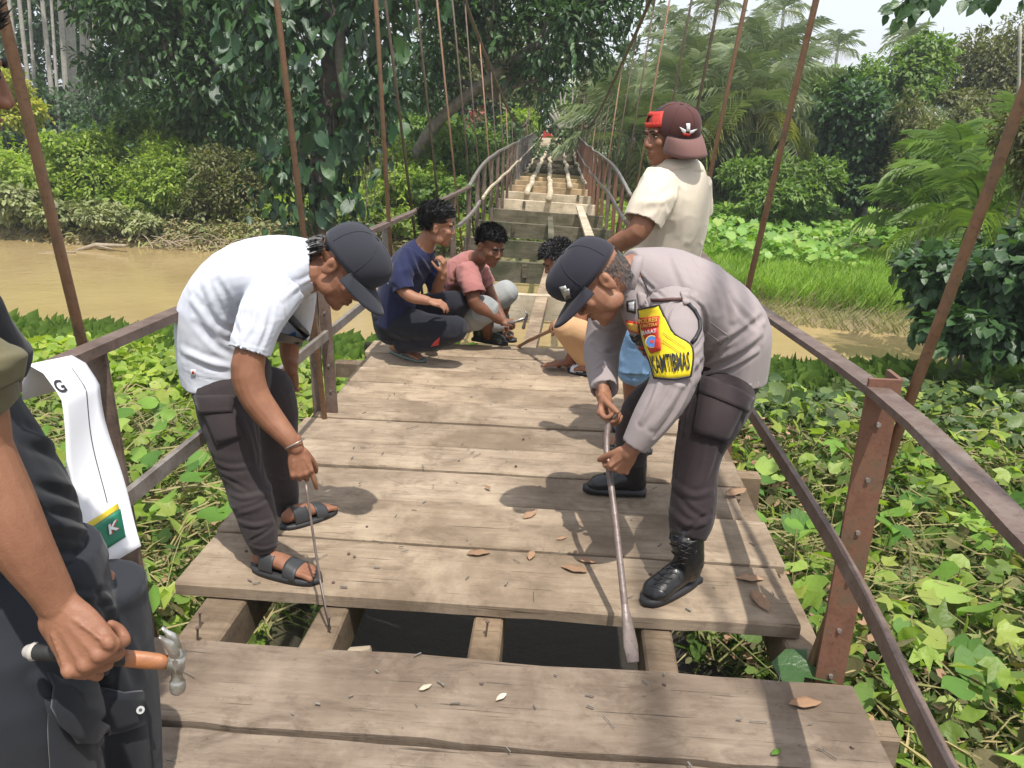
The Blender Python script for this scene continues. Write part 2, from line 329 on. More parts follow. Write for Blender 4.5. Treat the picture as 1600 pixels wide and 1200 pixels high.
# numpy value noise
_perm = RNG.random((64,64,64))
def vnoise(p):
    p = np.asarray(p, float); i = np.floor(p).astype(int); f = p-i; f = f*f*(3-2*f); i &= 63; j = (i+1) & 63
    def L(a, b, c): return _perm[a, b, c]
    x0,y0,z0 = i[...,0], i[...,1], i[...,2]; x1,y1,z1 = j[...,0], j[...,1], j[...,2]; fx,fy,fz = f[...,0], f[...,1], f[...,2]
    a = L(x0,y0,z0)*(1-fx)+L(x1,y0,z0)*fx; b = L(x0,y1,z0)*(1-fx)+L(x1,y1,z0)*fx
    c = L(x0,y0,z1)*(1-fx)+L(x1,y0,z1)*fx; d = L(x0,y1,z1)*(1-fx)+L(x1,y1,z1)*fx
    return (a*(1-fy)+b*fy)*(1-fz) + (c*(1-fy)+d*fy)*fz - .5
def fbm(p, o=4):
    s = 0; a = 1
    for k in range(o): s = s + a*vnoise(np.asarray(p)*2**k + k*7.3); a *= .5
    return s
# leaf templates: verts in (width, length, height)
def T(vs, fs): return np.array(vs, float), np.array(fs, int)
LEAF2 = T([(0,0,0), (-.24,.42,.07), (0,1,-.12), (.24,.42,.07)], [(0,3,2),(0,2,1)])
LEAF4 = T([(0,0,0), (-.21,.3,.05), (-.17,.68,.02), (0,1,-.16), (.17,.68,.02), (.21,.3,.05), (0,.5,-.03)], [(0,6,1),(1,6,2),(2,6,3),(0,5,6),(5,4,6),(4,3,6)])
def _heart(nn=9):
    out = []
    for i in range(nn):
        t = math.pi*i/(nn-1); w_ = .5*math.sin(t)**.85*(1.12-.30*math.cos(t)**2 + .12*math.cos(t)); y = .45 - .55*math.cos(t) - .16*math.exp(-((t-.55)/.35)**2); out.append((w_, y if i else 0.0))
    vs = [(0,0,0),(0,.35,-.05),(0,.7,-.09),(0,1.0,-.17)]; fs = []
    for sd in (-1, 1):
        k = len(vs); vs += [(sd*w_, y, .06*math.sin(w_*6) - .05*w_ - .12*max(0, y-.6)) for w_, y in out[1:-1]]; m_ = len(out)-2
        ctr = lambda j: 0 if j < 1 else (1 if out[j+1][1] < .5 else (2 if out[j+1][1] < .85 else 3))
        prev = 0; ch = [(1 if out[j+1][1] < .52 else 2) for j in range(m_)]
        tri = [(0, k, 1)]
        for j in range(m_-1):
            tri.append((k+j, k+j+1, ch[j]))
            if ch[j+1] != ch[j]: tri.append((ch[j], k+j+1, ch[j+1]))
        tri += [(k+m_-1, 3, 2)]; fs += [t_ if sd < 0 else t_[::-1] for t_ in tri]
    return T(vs, fs)
HEART = _heart()
BLADE = T([(-.03,0,0), (.03,0,0), (.02,.6,.06), (-.02,.6,.06), (0,1,.25)], [(0,1,2),(0,2,3),(3,2,4)])
NARROW = T([(0,0,0), (-.09,.35,.02), (0,1,-.2), (.09,.35,.02)], [(0,3,2),(0,2,1)])
LOBED = T([(0,0,0), (-.30,.18,.03), (-.46,.5,-.04), (-.16,.52,.04), (0,1,-.14), (.16,.52,.04), (.46,.5,-.04), (.30,.18,.03)], [(0,3,1),(1,3,2),(0,4,3),(0,5,4),(0,7,5),(7,6,5)])
def leaves(name, pos, tip, nrm, size, tmpl, mat, parent=None, ws=1.0):
    V, F = tmpl; pos = np.asarray(pos, float); n = len(pos)
    t = norm(np.asarray(tip, float)); s = norm(np.cross(t, np.asarray(nrm, float))); u = np.cross(s, t)
    size = np.broadcast_to(np.asarray(size, float), (n,))[:, None, None]
    W = pos[:, None, :] + size*(V[None,:,0:1]*ws*s[:,None,:] + V[None,:,1:2]*t[:,None,:] + V[None,:,2:3]*u[:,None,:])
    Fi = F[None] + (np.arange(n)*len(V))[:, None, None]
    return link(name, np_mesh(name, W.reshape(-1,3), Fi.reshape(-1, F.shape[1])), mat, parent, True)
def rand_dir(n): return norm(RNG.normal(size=(n,3)))
def crown_points(blobs, n, inner=.55):
    """blobs [(cx,cy,cz,rx,ry,rz)] -> points and outward dirs, lumpy shells"""
    B = np.array(blobs, float); wgt = B[:,3]*B[:,4]+B[:,3]*B[:,5]+B[:,4]*B[:,5]; k = RNG.choice(len(B), n, p=wgt/wgt.sum())
    d = rand_dir(n); r = inner + (1-inner)*RNG.random(n)**.5
    r = r*(1 + .8*fbm(d*2.3 + B[k,:3]*.7, 4)); c = B[k]
    return c[:,:3] + d*r[:,None]*c[:,3:6], d
# ------------------------------------------------------------------ ground and river
def interp(x, xs, ys): return np.interp(x, xs, ys)
def near_edge(x): return interp(x, [-60,-30,-11,-4.4,-1,4,6.2,9,14,60], [21,16.5,13.9,13.4,13.2,13.0,13.0,13.9,15.0,18])
def far_edge(x): return interp(x, [-60,-30,-17,-11,-5,-2,0,2,4.9,7.2,12,18,60], [34,28,24,23.4,22.6,22,21,18.8,16.6,16.0,16.1,17,24])
WATER = -2.5
def gz(x, y):
    x = np.asarray(x, float); y = np.asarray(y, float); ne, fe = near_edge(x), far_edge(x)
    near = -2.62 + np.minimum(np.clip((ne-y)*.3, 0, .3) + np.clip(ne-y-1, 0, 50)*.095, 1.3 - 1.0*np.exp(-((x+.25)/1.75)**4)); rise = interp(x, [-30,-8,0,4,30], [1.0,.9,.6,.55,.8])
    far = -2.62 + np.minimum((y-fe)*.6, rise) + np.clip(y-fe-3, 0, 200)*.012
    riv = np.full_like(x, -3.1)
    z = np.where(y < ne, near, np.where(y > fe, far, riv))
    bumpy = fbm(np.stack([x*.35, y*.35, x*0], -1), 4)*.22
    return z + np.where((y < ne) | (y > fe), bumpy*np.clip(np.minimum(np.abs(y-ne), np.abs(y-fe))/1.5, 0, 1), 0)
def axis(a, b, d0, far, k=1.12):
    v = list(np.arange(a, b, d0)); s = d0
    while v[-1] < far: s *= k; v.append(v[-1]+s)
    s = d0; lo = []; c = a
    return v
xs = np.array(sorted(set([-x for x in axis(0, 14, .35, 400)] + axis(0, 14, .35, 400)))); ys = np.array([-300,-120,-50,-20,-8,-3] + axis(-1, 30, .35, 700))
X, Y = np.meshgrid(xs, ys, indexing='ij'); Z = gz(X, Y); n1, n2 = X.shape
idx = np.arange(n1*n2).reshape(n1, n2)
F = np.stack([idx[:-1,:-1], idx[1:,:-1], idx[1:,1:], idx[:-1,1:]], -1).reshape(-1,4)
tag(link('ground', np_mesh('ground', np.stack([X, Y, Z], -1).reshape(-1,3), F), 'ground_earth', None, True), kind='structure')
mb = MB(); mb.add([(-400,12,WATER),(400,12,WATER),(400,44,WATER),(-400,44,WATER)], [(0,1,2,3)]); tag(mb.build('river_water', 'muddy_water'), kind='structure')
# ------------------------------------------------------------------ footbridge
bridge = tag(empty('suspension_footbridge', (-.25, 0, 0)), 'long wooden suspension footbridge with rusty rails, half its planks removed', 'footbridge')
def plank_mesh(x0, x1, y0, y1, th, seed, skew=0.0, top=0.0, wob=.008, z1=None):
    rnd = random.Random(seed); n = 22; mb = MB(); rows = []
    for i in range(n+1):
        t = i/n; x = x0 + (x1-x0)*t; s = skew*(t-.5)
        w0 = wob*noise.noise(Vector((t*6, seed, 0))) + wob*.6*noise.noise(Vector((t*19, seed, 4))); w1 = wob*noise.noise(Vector((t*6, seed, 9))) + wob*.6*noise.noise(Vector((t*19, seed, 14)))
        zz = top + .003*noise.noise(Vector((t*4, seed, 20))) + ((z1-top)*t if z1 is not None else 0); e = .008
        a, b_ = y0 + s + w0, y1 + s + w1
        low = wob*.8*noise.noise(Vector((t*25, seed, 33)))
        rows.append([(x, a, zz-th+low), (x, a, zz-e), (x, a+e, zz), (x, b_-e, zz), (x, b_, zz-e), (x, b_, zz-th)])
    vs = [p for r_ in rows for p in r_]; fs = []
    for i in range(n):
        for k in range(6): a = i*6+k; b2 = i*6+(k+1) % 6; fs.append((a, b2, b2+6, a+6))
    fs.append((5,4,3,2,1,0)); fs.append(tuple(n*6+k for k in range(6))); mb.add(vs, fs); return mb
joints = [5.53,5.22,4.88,4.58,4.27,3.94,3.63,3.34,3.01,2.65,2.27]
for i in range(len(joints)-1):
    y1, y0 = joints[i], joints[i+1]; rnd = random.Random(i*3+1)
    xl = -1.36 + rnd.uniform(-.03,.03); xr = .86 + rnd.uniform(-.05,.04)
    if i == 9: xl, xr = -1.355, .85
    if i == 0: xl = -1.42
    if i == 5: xl = -1.42
    top = rnd.uniform(-.008,.007) + (0 if i != 4 else .006)
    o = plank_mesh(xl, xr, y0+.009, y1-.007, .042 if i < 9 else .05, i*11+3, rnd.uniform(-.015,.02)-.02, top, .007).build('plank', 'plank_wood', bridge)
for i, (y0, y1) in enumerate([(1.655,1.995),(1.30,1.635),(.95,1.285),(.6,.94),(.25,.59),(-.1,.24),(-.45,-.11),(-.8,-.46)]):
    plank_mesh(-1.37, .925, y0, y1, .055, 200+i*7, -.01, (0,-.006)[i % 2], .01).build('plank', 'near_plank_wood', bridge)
# stringers under the deck, crossing the gap
for x, wd, yb, md in ((-1.20,.15,5.6,'beam_wood'), (-.77,.1,5.6,'beam_wood'), (-.215,.1,5.7,'beam_wood'), (.37,.105,5.6,'beam_wood'), (.86,.12,5.6,'beam_wood')):
    mb = plank_mesh(0, yb+.9, -wd/2, wd/2, .16, int(x*100)+500, 0, -.058, .012); v = [(x - p[1] + (.06*(1-p[0]/6.5) if x in (-1.20,) else 0), p[0]-.9, p[2]) for p in mb.v]; mb.v = v
    mb.f = [f[::-1] for f in mb.f]; o = mb.build('stringer', md, bridge)
# rough broken stump beside the stringer
mb = MB(); pts = [(-.66,2.06,-.2),(-.655,2.07,-.1),(-.64,2.05,-.06),(-.58,2.06,-.045)]; mb.tube(pts, [.035,.03,.022,.012], 8); mb.build('broken_stub', 'driftwood', bridge)
mb = MB(); mb.tube([(-.25,2.06,-.2),(-.275,2.05,-.11),(-.30,2.05,-.075)], [.03,.024,.01], 8); mb.build('broken_stub', 'driftwood', bridge)
# crossbeams: near ones under the deck
for k, y in enumerate([.1, 2.06, 3.95, 5.62]):
    mb = plank_mesh(-1.62 if k != 3 else -1.75, 1.12, y-.045, y+.045, .2 if k != 3 else .12, 900+k, 0, -.22 if k != 3 else -.2, .012); mb.build('crossbeam', 'beam_wood', bridge)
mb = plank_mesh(-1.52, .98, 5.6, 5.655, .26, 951, 0, -.045, .01); mb.build('crossbeam', 'moss_wood', bridge)
def far_lr(y): return float(interp(y, [5,10,13.5,18,26,42,57], [-1.42,-1.48,-1.55,-1.55,-1.68,-1.9,-2.15])), float(interp(y, [5,10,13.5,18,26,42,57], [.92,.86,.76,.58,.38,.2,.02]))
def tilt(y): return float(interp(y, [5.6,9,13,20,57], [0,-.05,-.10,-.08,0]))
def rise(y): return float(interp(y, [5,8,12,26,40,50,57], [0,0,-.03,0,.08,.18,.52]))
beam_y = [7.45,9.35,11.3,13.4,15.3,17.3,19.2,21.1,22.9,24.6,26.2] + [27.6+1.35*i for i in range(17)]
for k, y in enumerate(beam_y):
    l, r_ = far_lr(y); l = {0: -.95, 1: -1.0}.get(k, l); mt = 'tan_wood' if 6 < k < 11 else ('pale_wood' if k in (0,) else ('moss_wood' if k < 5 else ('pale_wood' if k in (5,6) else 'dark_wood')))
    mb = plank_mesh(l, r_, y-.03, y+.03, .26 if k < 11 else .17, 1000+k*5, 0, rise(y), .01, rise(y)+tilt(y)); mb.build('crossbeam', mt, bridge)
    # small packing block hanging on the beam face
    if 0 < k < 8:
        mb = MB(); xx = l + (r_-l)*(.27 if k % 2 else .85); mb.box((xx, y-.055, rise(y)-.12), (.06,.04,.15)); mb.build('packing_block', 'dark_wood', bridge)
# last planks at the far end
y = 50.5
for k in range(6):
    l, r_ = far_lr(y); plank_mesh(l+.1, r_, y, y+1.05, .05, 1300+k, 0, rise(y)+.05, .01).build('plank', 'pale_wood', bridge); y += 1.08
# loose longitudinal poles and boards over the open beams
def pole(pts, r, mt, wob=.03, n=7, name='loose_pole', flat=1):
    c = catmull(pts, 6); c = c + np.stack([vnoise(c*.9+3), c[:,0]*0, vnoise(c*.9+9)*.5], -1)*wob*2
    rad = [r*(1+.25*float(vnoise(np.array([p*1.7]))[0])) for p in c]; mb = MB(); mb.tube([Vector(p) for p in c], [(q, q*flat) for q in rad], n); return mb.build(name, mt, bridge, True)
def seg(x0, x1, ya, yb, dz=.06): return [(x0+(x1-x0)*t, ya+(yb-ya)*t, rise(ya+(yb-ya)*t) + tilt(ya+(yb-ya)*t)*.5 + dz) for t in np.linspace(0,1,7)]
pole(seg(-1.02,-1.35,18.5,50), .075, 'pale_wood', .05); pole(seg(-.42,-.9,17.0,36), .075, 'pale_wood', .06); pole(seg(.02,-.45,20.5,50), .07, 'pale_wood', .06)
pole(seg(-1.45,-1.75,26,48), .04, 'pale_wood', .1); pole(seg(.42,.1,22,48), .05, 'pale_wood', .1)
mb = MB(); mb.bar((-.27,5.35,-.14), (-.17,9.3,-.02), .11, .1); mb.build('loose_board', 'plank_wood', bridge)
mb = MB(); mb.bar((-.15,9.0,.02), (-.30,13.4,.03), .085, .07); mb.build('loose_board', 'moss_wood', bridge)
mb = MB(); mb.bar((.36,10.6,-.0), (.22,15.6,.02), .13, .05); mb.build('loose_board', 'pale_wood', bridge)
# posts (angle irons), rails
def post(side, x, y, z0, z1, lean, mt):
    """L-profile angle post"""
    mb = MB(); t = .012; wv = .088 if y < 3 else .062; dx = 1 if side < 0 else -1
    b_, tp = Vector((x, y, z0)), Vector((x+lean, y, z1))
    mb.bar(b_, tp, wv, t, (0,1,0)); mb.bar(b_ + Vector((-dx*(wv/2), wv/2+t/2+.001, 0)), tp + Vector((-dx*(wv/2), wv/2+t/2+.001, 0)), t, wv, (0,1,0))
    o = mb.build('post', mt, bridge)
    if y < 4.5:
        for q in range(7):
            zc = z0 + (z1-z0)*(.12+.13*q); bb = MB(); f = (zc-z0)/(z1-z0); bb.tube([(x+lean*f, y-.004, zc), (x+lean*f, y-.014, zc)], .007, 6); bb.build('rivet', 'rust_grey', o)
    return o
post(-1, -1.345, 2.05, -.35, .935, -.02, 'rust_dark'); post(1, .885, 2.06, -.35, .955, .0, 'rust_red')
post(-1, -1.37, 4.02, -.4, .94, 0, 'rust_dark'); post(-1, -1.28, 4.0, -.3, .86, -.02, 'rust_dark'); post(1, .93, 4.0, -.35, .80, .0, 'rust_red')
post(-1, -1.38, 5.85, -.4, .85, 0, 'rust_grey'); post(1, .93, 5.85, -.35, .78, .0, 'rust_red')
def rail_z(y): return float(interp(y, [0,1.6,2,4,5.9,8,11,12.4,14,16,30,57], [.98,.965,.955,.90,.85,.79,.72,.86,.95,1.02,1.05,1.2]))
def rail_zr(y): return float(interp(y, [-.6,1.2,2,3.4,5.9,8,11], [.97,.945,.925,.79,.77,.76,.72]))
def rail_x(side, y):
    l, r_ = far_lr(y)
    if y < 6: return -1.34 if side < 0 else float(interp(y, [-.6,1.2,2,3.4,6], [.76,.80,.865,.90,.91]))
    return (l+.1 if side < 0 else r_+.02)
yy = 7.6; k = 0
while yy < 50:
    for sd in (-1, 1):
        x = rail_x(sd, yy); d = far_lr(yy); zb = rise(yy) - .3 + (tilt(yy) if sd > 0 else 0); top = rail_z(yy)+rise(yy)*.5 + (tilt(yy)*.6 if sd > 0 else 0) - .01
        post(sd, x, yy, zb, top, (.0), 'rust_dark' if (sd < 0 and yy < 22) or (sd > 0 and k % 4 == 1 and yy < 20) else ('rust_grey' if sd < 0 else 'rust_red'))
    yy += 1.7 if yy < 10 else (1.25 if yy < 16 else 1.45); k += 1
def rail(name, pts, wd, ht, mt):
    c = catmull(pts, 5); mb = MB(); n = len(c)
    rows = [[(p[0]-wd/2, p[1], p[2]-ht/2), (p[0]+wd/2, p[1], p[2]-ht/2), (p[0]+wd/2, p[1], p[2]+ht/2), (p[0]-wd/2, p[1], p[2]+ht/2)] for p in c]
    vs = [v for r_ in rows for v in r_]; fs = [(i*4+a, i*4+(a+1) % 4, i*4+4+(a+1) % 4, i*4+4+a) for i in range(n-1) for a in range(4)] + [(3,2,1,0), tuple((n-1)*4+a for a in range(4))]
    mb.add(vs, fs); return mb.build(name, mt, bridge)
def rp(side, ys, frac=1.0, off=0.0, wob=0):
    return [(rail_x(side, y)+off + (wob*noise.noise(Vector((y*.8, side, 5))) if y > 8 else 0), y, (rail_zr(y) if side > 0 and y < 11.01 else rail_z(y))*frac + rise(y)*.5 + (tilt(y)*.6 if side > 0 else 0) + (wob*noise.noise(Vector((y*.9, side, 1))) if y > 8 else 0)) for y in ys]
rail('top_rail', rp(-1, [-.6,1,2,3.9,5.9,8,9.6,11]), .055, .03, 'rust_dark'); rail('top_rail', rp(1, [-.6,1,2,3.9,5.9,8,9.6,11]), .06, .022, 'rust_dark')
rail('top_rail', rp(-1, list(np.arange(11.02,56,1.4)), wob=.05), .045, .04, 'rust_grey'); rail('top_rail', rp(1, list(np.arange(11.02,56,1.4)), wob=.05), .045, .04, 'rust_grey')
rail('middle_rail', rp(-1, [-.6,1,2,3.9,5.9,7.6], .52, .05), .022, .05, 'rust_grey'); rail('middle_rail', rp(1, [-.6,1,2,3.9,5.9,8,9.6,11], .50, -.055), .02, .05, 'rust_dark')
rail('middle_rail', rp(-1, [9.4,10.4,11.4,12.2], .5, .05), .04, .04, 'rust_grey'); rail('middle_rail', rp(-1, list(np.arange(12.6,56,1.4)), .5, .05, .06), .04, .035, 'pale_wood')
rail('middle_rail', rp(1, list(np.arange(11.02,56,1.4)), .5, -.05, .06), .04, .035, 'rust_grey')
# main cables, suspender rods, far towers
def cab_z(y): return 1.42 + .0093*(y-29)**2
def cab_x(side, y):
    base = rail_x(side, y) + side*.1; return base + side*max(0, (cab_z(y)-1))*.13
for sd in (-1, 1):
    pts = [(cab_x(sd, y), y, cab_z(y)) for y in np.arange(-14, 42.5, 1.5)]; mb = MB(); mb.tube([Vector(p) for p in catmull(pts, 2)], .03, 6); mb.build('main_cable', 'rod_dark', bridge, True)
    pts = [(cab_x(sd, 42), 42, cab_z(42)), (cab_x(sd, 42)-.3, 52, .8), (cab_x(sd, 42)-.6, 60, -1.4)]; mb = MB(); mb.tube([Vector(p) for p in catmull(pts, 2)], .03, 6); mb.build('anchor_cable', 'rod_dark', bridge, True)
    x = cab_x(sd, 42); mb = MB(); mb.box((x, 42.2, .55), (.32,.32,6.6)); mb.box((x, 42.2, 3.92), (.5,.5,.16)); mb.build('tower_leg', 'moss_wood', bridge)
rodys = {-1: [.3,2.12,3.93,5.72,7.6,9.2,10.9,12.5,14.1,15.8,17.5,19.3,21.2,23.2,25.2,27.2,29.2,31.4,33.6,36,38.5], 1: [.3,2.1,4.0,5.9,7.8,9.7,11.6,13.4,15.2,17,18.8,20.8,22.8,25,27.2,29.4,31.6,34,36.5,39]}
for sd in (-1, 1):
    for i, y in enumerate(rodys[sd]):
        xb = rail_x(sd, y) + sd*(.045 if y > 1 else .1); top = Vector((cab_x(sd, y), y, cab_z(y)))
        if sd < 0: low = Vector((xb-.02 if y > 3 else -1.40, y, -.3))
        else: low = Vector((xb, y, -.3))
        if y < 6:                                  # measured lean of the first rods
            L = {(-1,1): (-1.41,-.0769), (-1,2): (-1.34,-.05), (-1,3): (-1.32,-.03), (1,1): (.90,.158), (1,2): (.89,.115), (1,3): (.92,.11)}.get((sd, i))
            if L:
                low = Vector((L[0] + L[1]*(-.35-.6) + (.04 if sd > 0 else 0), y, -.35)); zt = cab_z(y); top = Vector((L[0] + L[1]*(zt-.6), y, zt))
        mb = MB(); mid = (low+top)/2 + Vector((.01*math.sin(i*3), 0, 0)); rr = .0155 if y < 6 else .014
        mb.tube([low, mid, top], rr, 8 if y < 8 else 5); mb.build('suspender_rod', 'rust_rod' if (y < 6 or i % 3 == 0) else 'rod_dark', bridge, True)
# nails on deck
for k in range(16):
    x = random.choice([-1.2,-.77,-.2,.37,.83]) + random.uniform(-.02,.02); y = random.choice([1.72,1.9,2.36,2.55,2.75,3.4,3.75,4.1,1.45]) + random.uniform(-.03,.03)
    mb = MB(); mb.tube([(x,y,.0),(x,y,.009)], .006, 6); mb.build('nail', 'rust_dark', bridge)
for x, y in ((-1.19,2.13),(-.75,2.15),(-.215,2.18),(-1.16,2.05)):
    mb = MB(); mb.tube([(x,y,-.06),(x+.006,y,.0)], .004, 5); mb.tube([(x+.006,y,.0),(x+.006,y,.004)], .008, 6); mb.build('nail', 'rust_dark', bridge)
# banner folded over the left rail

mb = MB(); rd = random.Random(5)
for q in range(240):
    y = rd.uniform(.7, 5.3)
    if 1.99 < y < 2.3: continue
    x = rd.uniform(-1.25, .8); a = rd.uniform(0, 6.28); L = rd.uniform(.006, .03) if q % 6 else rd.uniform(.03, .08); w_ = rd.uniform(.002,.006) if q % 6 else .0018
    mb.box((x, y, .010), (L, w_, .003), Matrix.Rotation(a, 3, 'Z'))
tag(mb.build('deck_debris', 'bark'), kind='stuff')
# ------------------------------------------------------------------ vegetation
def Bl(px, py, Y, rx, ry, dep=None):
    """crown lobe seen at a pixel, at distance Y, radii in pixels -> metres"""
    c = P(px, py, Y); k = Y*1.03/FPX; return (c.x, c.y, c.z, rx*k, dep if dep else (rx+ry)*.5*k, ry*k)
def crown(name, blobs, n, size, mat, parent=None, tmpl=LEAF4, droop=.5, inner=.5, ws=1.0, sv=.35):
    nb = []
    for b_ in blobs:
        nb.append(tuple(b_[:3]) + tuple(q*.82 for q in b_[3:6]))
        for q in range(4):
            v_ = rand_dir(1)[0]; v_[2] = v_[2]*.6 + .25; f_ = random.uniform(.32, .6); nb.append(tuple(b_[i]+v_[i]*b_[3+i]*.85 for i in range(3)) + tuple(x_*f_ for x_ in b_[3:6]))
    p, d = crown_points(nb, n, inner)
    ns = max(4, n//90); k = RNG.choice(n, ns); L = np.array([b_[3] for b_ in blobs]).mean()*.55
    sd_ = norm(d[k] + .5*rand_dir(ns) + np.array([0,0,.7])); m_ = 12; tt = np.linspace(.1, 1, m_); q = p[k][:,None,:] + sd_[:,None,:]*tt[None,:,None]*L*(.4+RNG.random(ns))[:,None,None] + np.array([0,0,-.35*L])*(tt**2)[None,:,None]
    p[:ns*m_ if ns*m_ <= n else n] = q.reshape(-1,3)[:n]; d[:ns*m_ if ns*m_ <= n else n] = np.repeat(sd_ + .8*rand_dir(ns), m_, 0)[:n]
    g = gz(p[:,0], p[:,1]); ok = p[:,2] > g + .02; p, d = p[ok], d[ok]; n = len(p)
    tip = d*.8 + rand_dir(n)*.7 + np.array([0,0,-droop]); nr = d*.6 + rand_dir(n)*.5 + np.array([0,0,1.0])
    return leaves(name, p, tip, nr, size*(1-sv+2*sv*RNG.random(n)), tmpl, mat, parent, ws)
def trunk(parent, pts, r0, r1, mat='bark', name='trunk'):
    c = catmull(pts, 5); n = len(c); mb = MB(); rad = [(r0+(r1-r0)*i/(n-1))*(1+.15*float(vnoise(c[i]*1.3))) for i in range(n)]
    mb.tube([Vector(p) for p in c], rad, 10); return mb.build(name, mat, parent, True)
def limbs(parent, base, blobs, r, mat='bark', mx=9):
    mb = MB(); base = Vector(base)
    for b_ in blobs[:mx]:
        e = Vector(b_[:3]); mid = (base+e)/2 + Vector((random.uniform(-.3,.3), random.uniform(-.3,.3), random.uniform(-.1,.4)))
        mb.tube([base, mid, e, e + (e-mid)*.4], [r, r*.7, r*.35, r*.12], 6)
        for q in range(3):
            e2 = e + Vector([random.uniform(-1,1)*b_[3+i]*.8 for i in range(3)]); mb.tube([mid.lerp(e, .5), e2], [r*.3, r*.08], 4)
    mb.build('branches', mat, parent, True)
def plant(name, label, cat, blobs, n, size, mat, group=None, base=None, tr=None, **kw):
    b0 = blobs[0]; bx, by = (base if base else (b0[0], b0[1])); bz = float(gz(bx, by)); t = tag(empty(name, (bx, by, bz)), label, cat, group)
    crown('foliage' if tr is None else 'crown', blobs, n, size, mat, t, **kw)
    if tr is not None:
        top = Vector(blobs[0][:3]); trunk(t, [(bx,by,bz-.3), ((bx*1.6+top.x*.4)/2, (by+top.y)/2, bz*.5+top.z*.5), tuple(top)], tr, tr*.5, kw.get('bm', 'bark'))
        limbs(t, top.lerp(Vector((bx,by,bz)), .3), blobs, tr*.45)
    else:
        mb = MB()
        for q in range(3):
            b_ = random.choice(blobs); e = Vector(b_[:3]) + Vector((random.uniform(-1,1)*b_[3], random.uniform(-1,1)*b_[4], random.uniform(0,.5)*b_[5])); mb.tube([(bx+random.uniform(-.2,.2), by+random.uniform(-.2,.2), bz-.1), e], [.03, .008], 4)
        mb.build('stem', 'bark', t)
    return t
# -- far woods that read as one mass
def woods(name, spec, n, size, mat):
    blobs = []
    for (x0, x1, Y, ytop, r) in spec:
        x = x0
        while x < x1:
            t = (x-x0)/(x1-x0); base = 330
            yt = ytop + random.uniform(-14, 14); y = yt + r*.6
            while y < 250: blobs.append(Bl(x + random.uniform(-8,8), y, Y + random.uniform(-3,3), r*random.uniform(.8,1.3), r*random.uniform(.7,1.1))); y += r*1.2
            x += r*1.1
    tag(crown(name, blobs, n, size, mat, None, LEAF2, .4, .7), kind='stuff')
woods('distant_woods', [(-1500,760,74,-420,110),(-1500,900,66,-160,70),(700,1010,70,-60,50)], 60000, .95, 'leaf_forest')
woods('distant_woods', [(960,1280,72,120,34),(1280,1500,70,165,26),(1500,2400,66,130,40),(2400,3800,66,20,60)], 34000, .6, 'leaf_forest')
woods('distant_woods', [(-500,240,58,-160,60),(640,800,60,60,30)], 26000, .6, 'leaf_dark')
# -- pale slender trunks, left
for i, (xb, xt, yb, wpx) in enumerate([(40,14,215,10),(52,30,205,10),(86,66,200,11),(108,94,222,13),(118,103,215,12),(122,112,216,11),(130,128,214,12),(143,134,212,9),(58,45,195,8),(92,80,190,7),(150,146,205,8)]):
    Y = 44 + (i*37 % 9)*.8; a = P(xb, yb, Y); b_ = P(xt, 0, Y); d = (b_-a)
    gr = float(gz(a.x, a.y)); a2 = a - d*((a.z-gr)/d.z) if d.z else a; tp = a + d*2.2
    names = ['behind the leaning rusty rod at far left', 'second from the left edge, thin and straight', 'standing alone left of the trunk cluster', 'thickest and leftmost of the tight cluster', 'second of the tight cluster', 'third of the tight cluster, slightly leaning', 'whitest and straightest in the cluster', 'last of the cluster on its right side', 'short-looking thin one far behind the rod', 'very thin one between the lone trunk and the cluster', 'thin one at the dark forest edge right of the cluster']
    t = tag(empty('slender_tree', tuple(a2)), 'pale slender tree trunk ' + names[i], 'tree', 'pale slender trunks on the far left bank')
    trunk(t, [tuple(a2 - Vector((0,0,.3))), tuple(a2.lerp(tp, .5)), tuple(tp)], wpx*.34*Y/FPX, wpx*.24*Y/FPX, 'bark_pale')
    crown('crown', [(tp.x, tp.y, tp.z+1, 2.2, 2.2, 1.8)], 500, .5, 'leaf_forest', t, LEAF2)
# -- big tree wrapped in climbers
tb = P(500, 372, 19); tb.z = float(gz(tb.x, tb.y)); T0 = tag(empty('climber_covered_tree', tuple(tb)), 'big dark tree wrapped in broad-leaved climbers beside the left rail', 'tree')
trunk(T0, [(tb.x,tb.y,tb.z-.3), tuple(P(505,250,19)), tuple(P(520,130,19)), tuple(P(520,0,19)), tuple(P(515,-250,19))], .34, .26, 'bark_dark'); trunk(T0, [tuple(P(545,180,18.6)), tuple(P(530,80,18.5)), tuple(P(548,0,18.6)), tuple(P(600,-160,18.6))], .11, .08, 'bark')
cb = [Bl(450,60,18.8,85,85), Bl(590,40,18.8,70,80), Bl(430,0,19,110,60), Bl(470,180,18.8,50,70), Bl(600,140,18.8,42,60), Bl(575,200,18.8,45,60), Bl(500,260,18.6,60,60), Bl(540,330,18.7,55,45), Bl(440,270,18.7,38,45), Bl(470,330,18.7,60,35), Bl(400,110,19,40,50), Bl(600,-60,19,110,60), Bl(430,-110,19,130,80), Bl(520,-230,19.4,200,90)]
o = crown('climber_foliage', cb, 3800, .30, 'leaf_climber', T0, LEAF4, 1.0, .35, 1.25); o['kind'] = 'stuff'
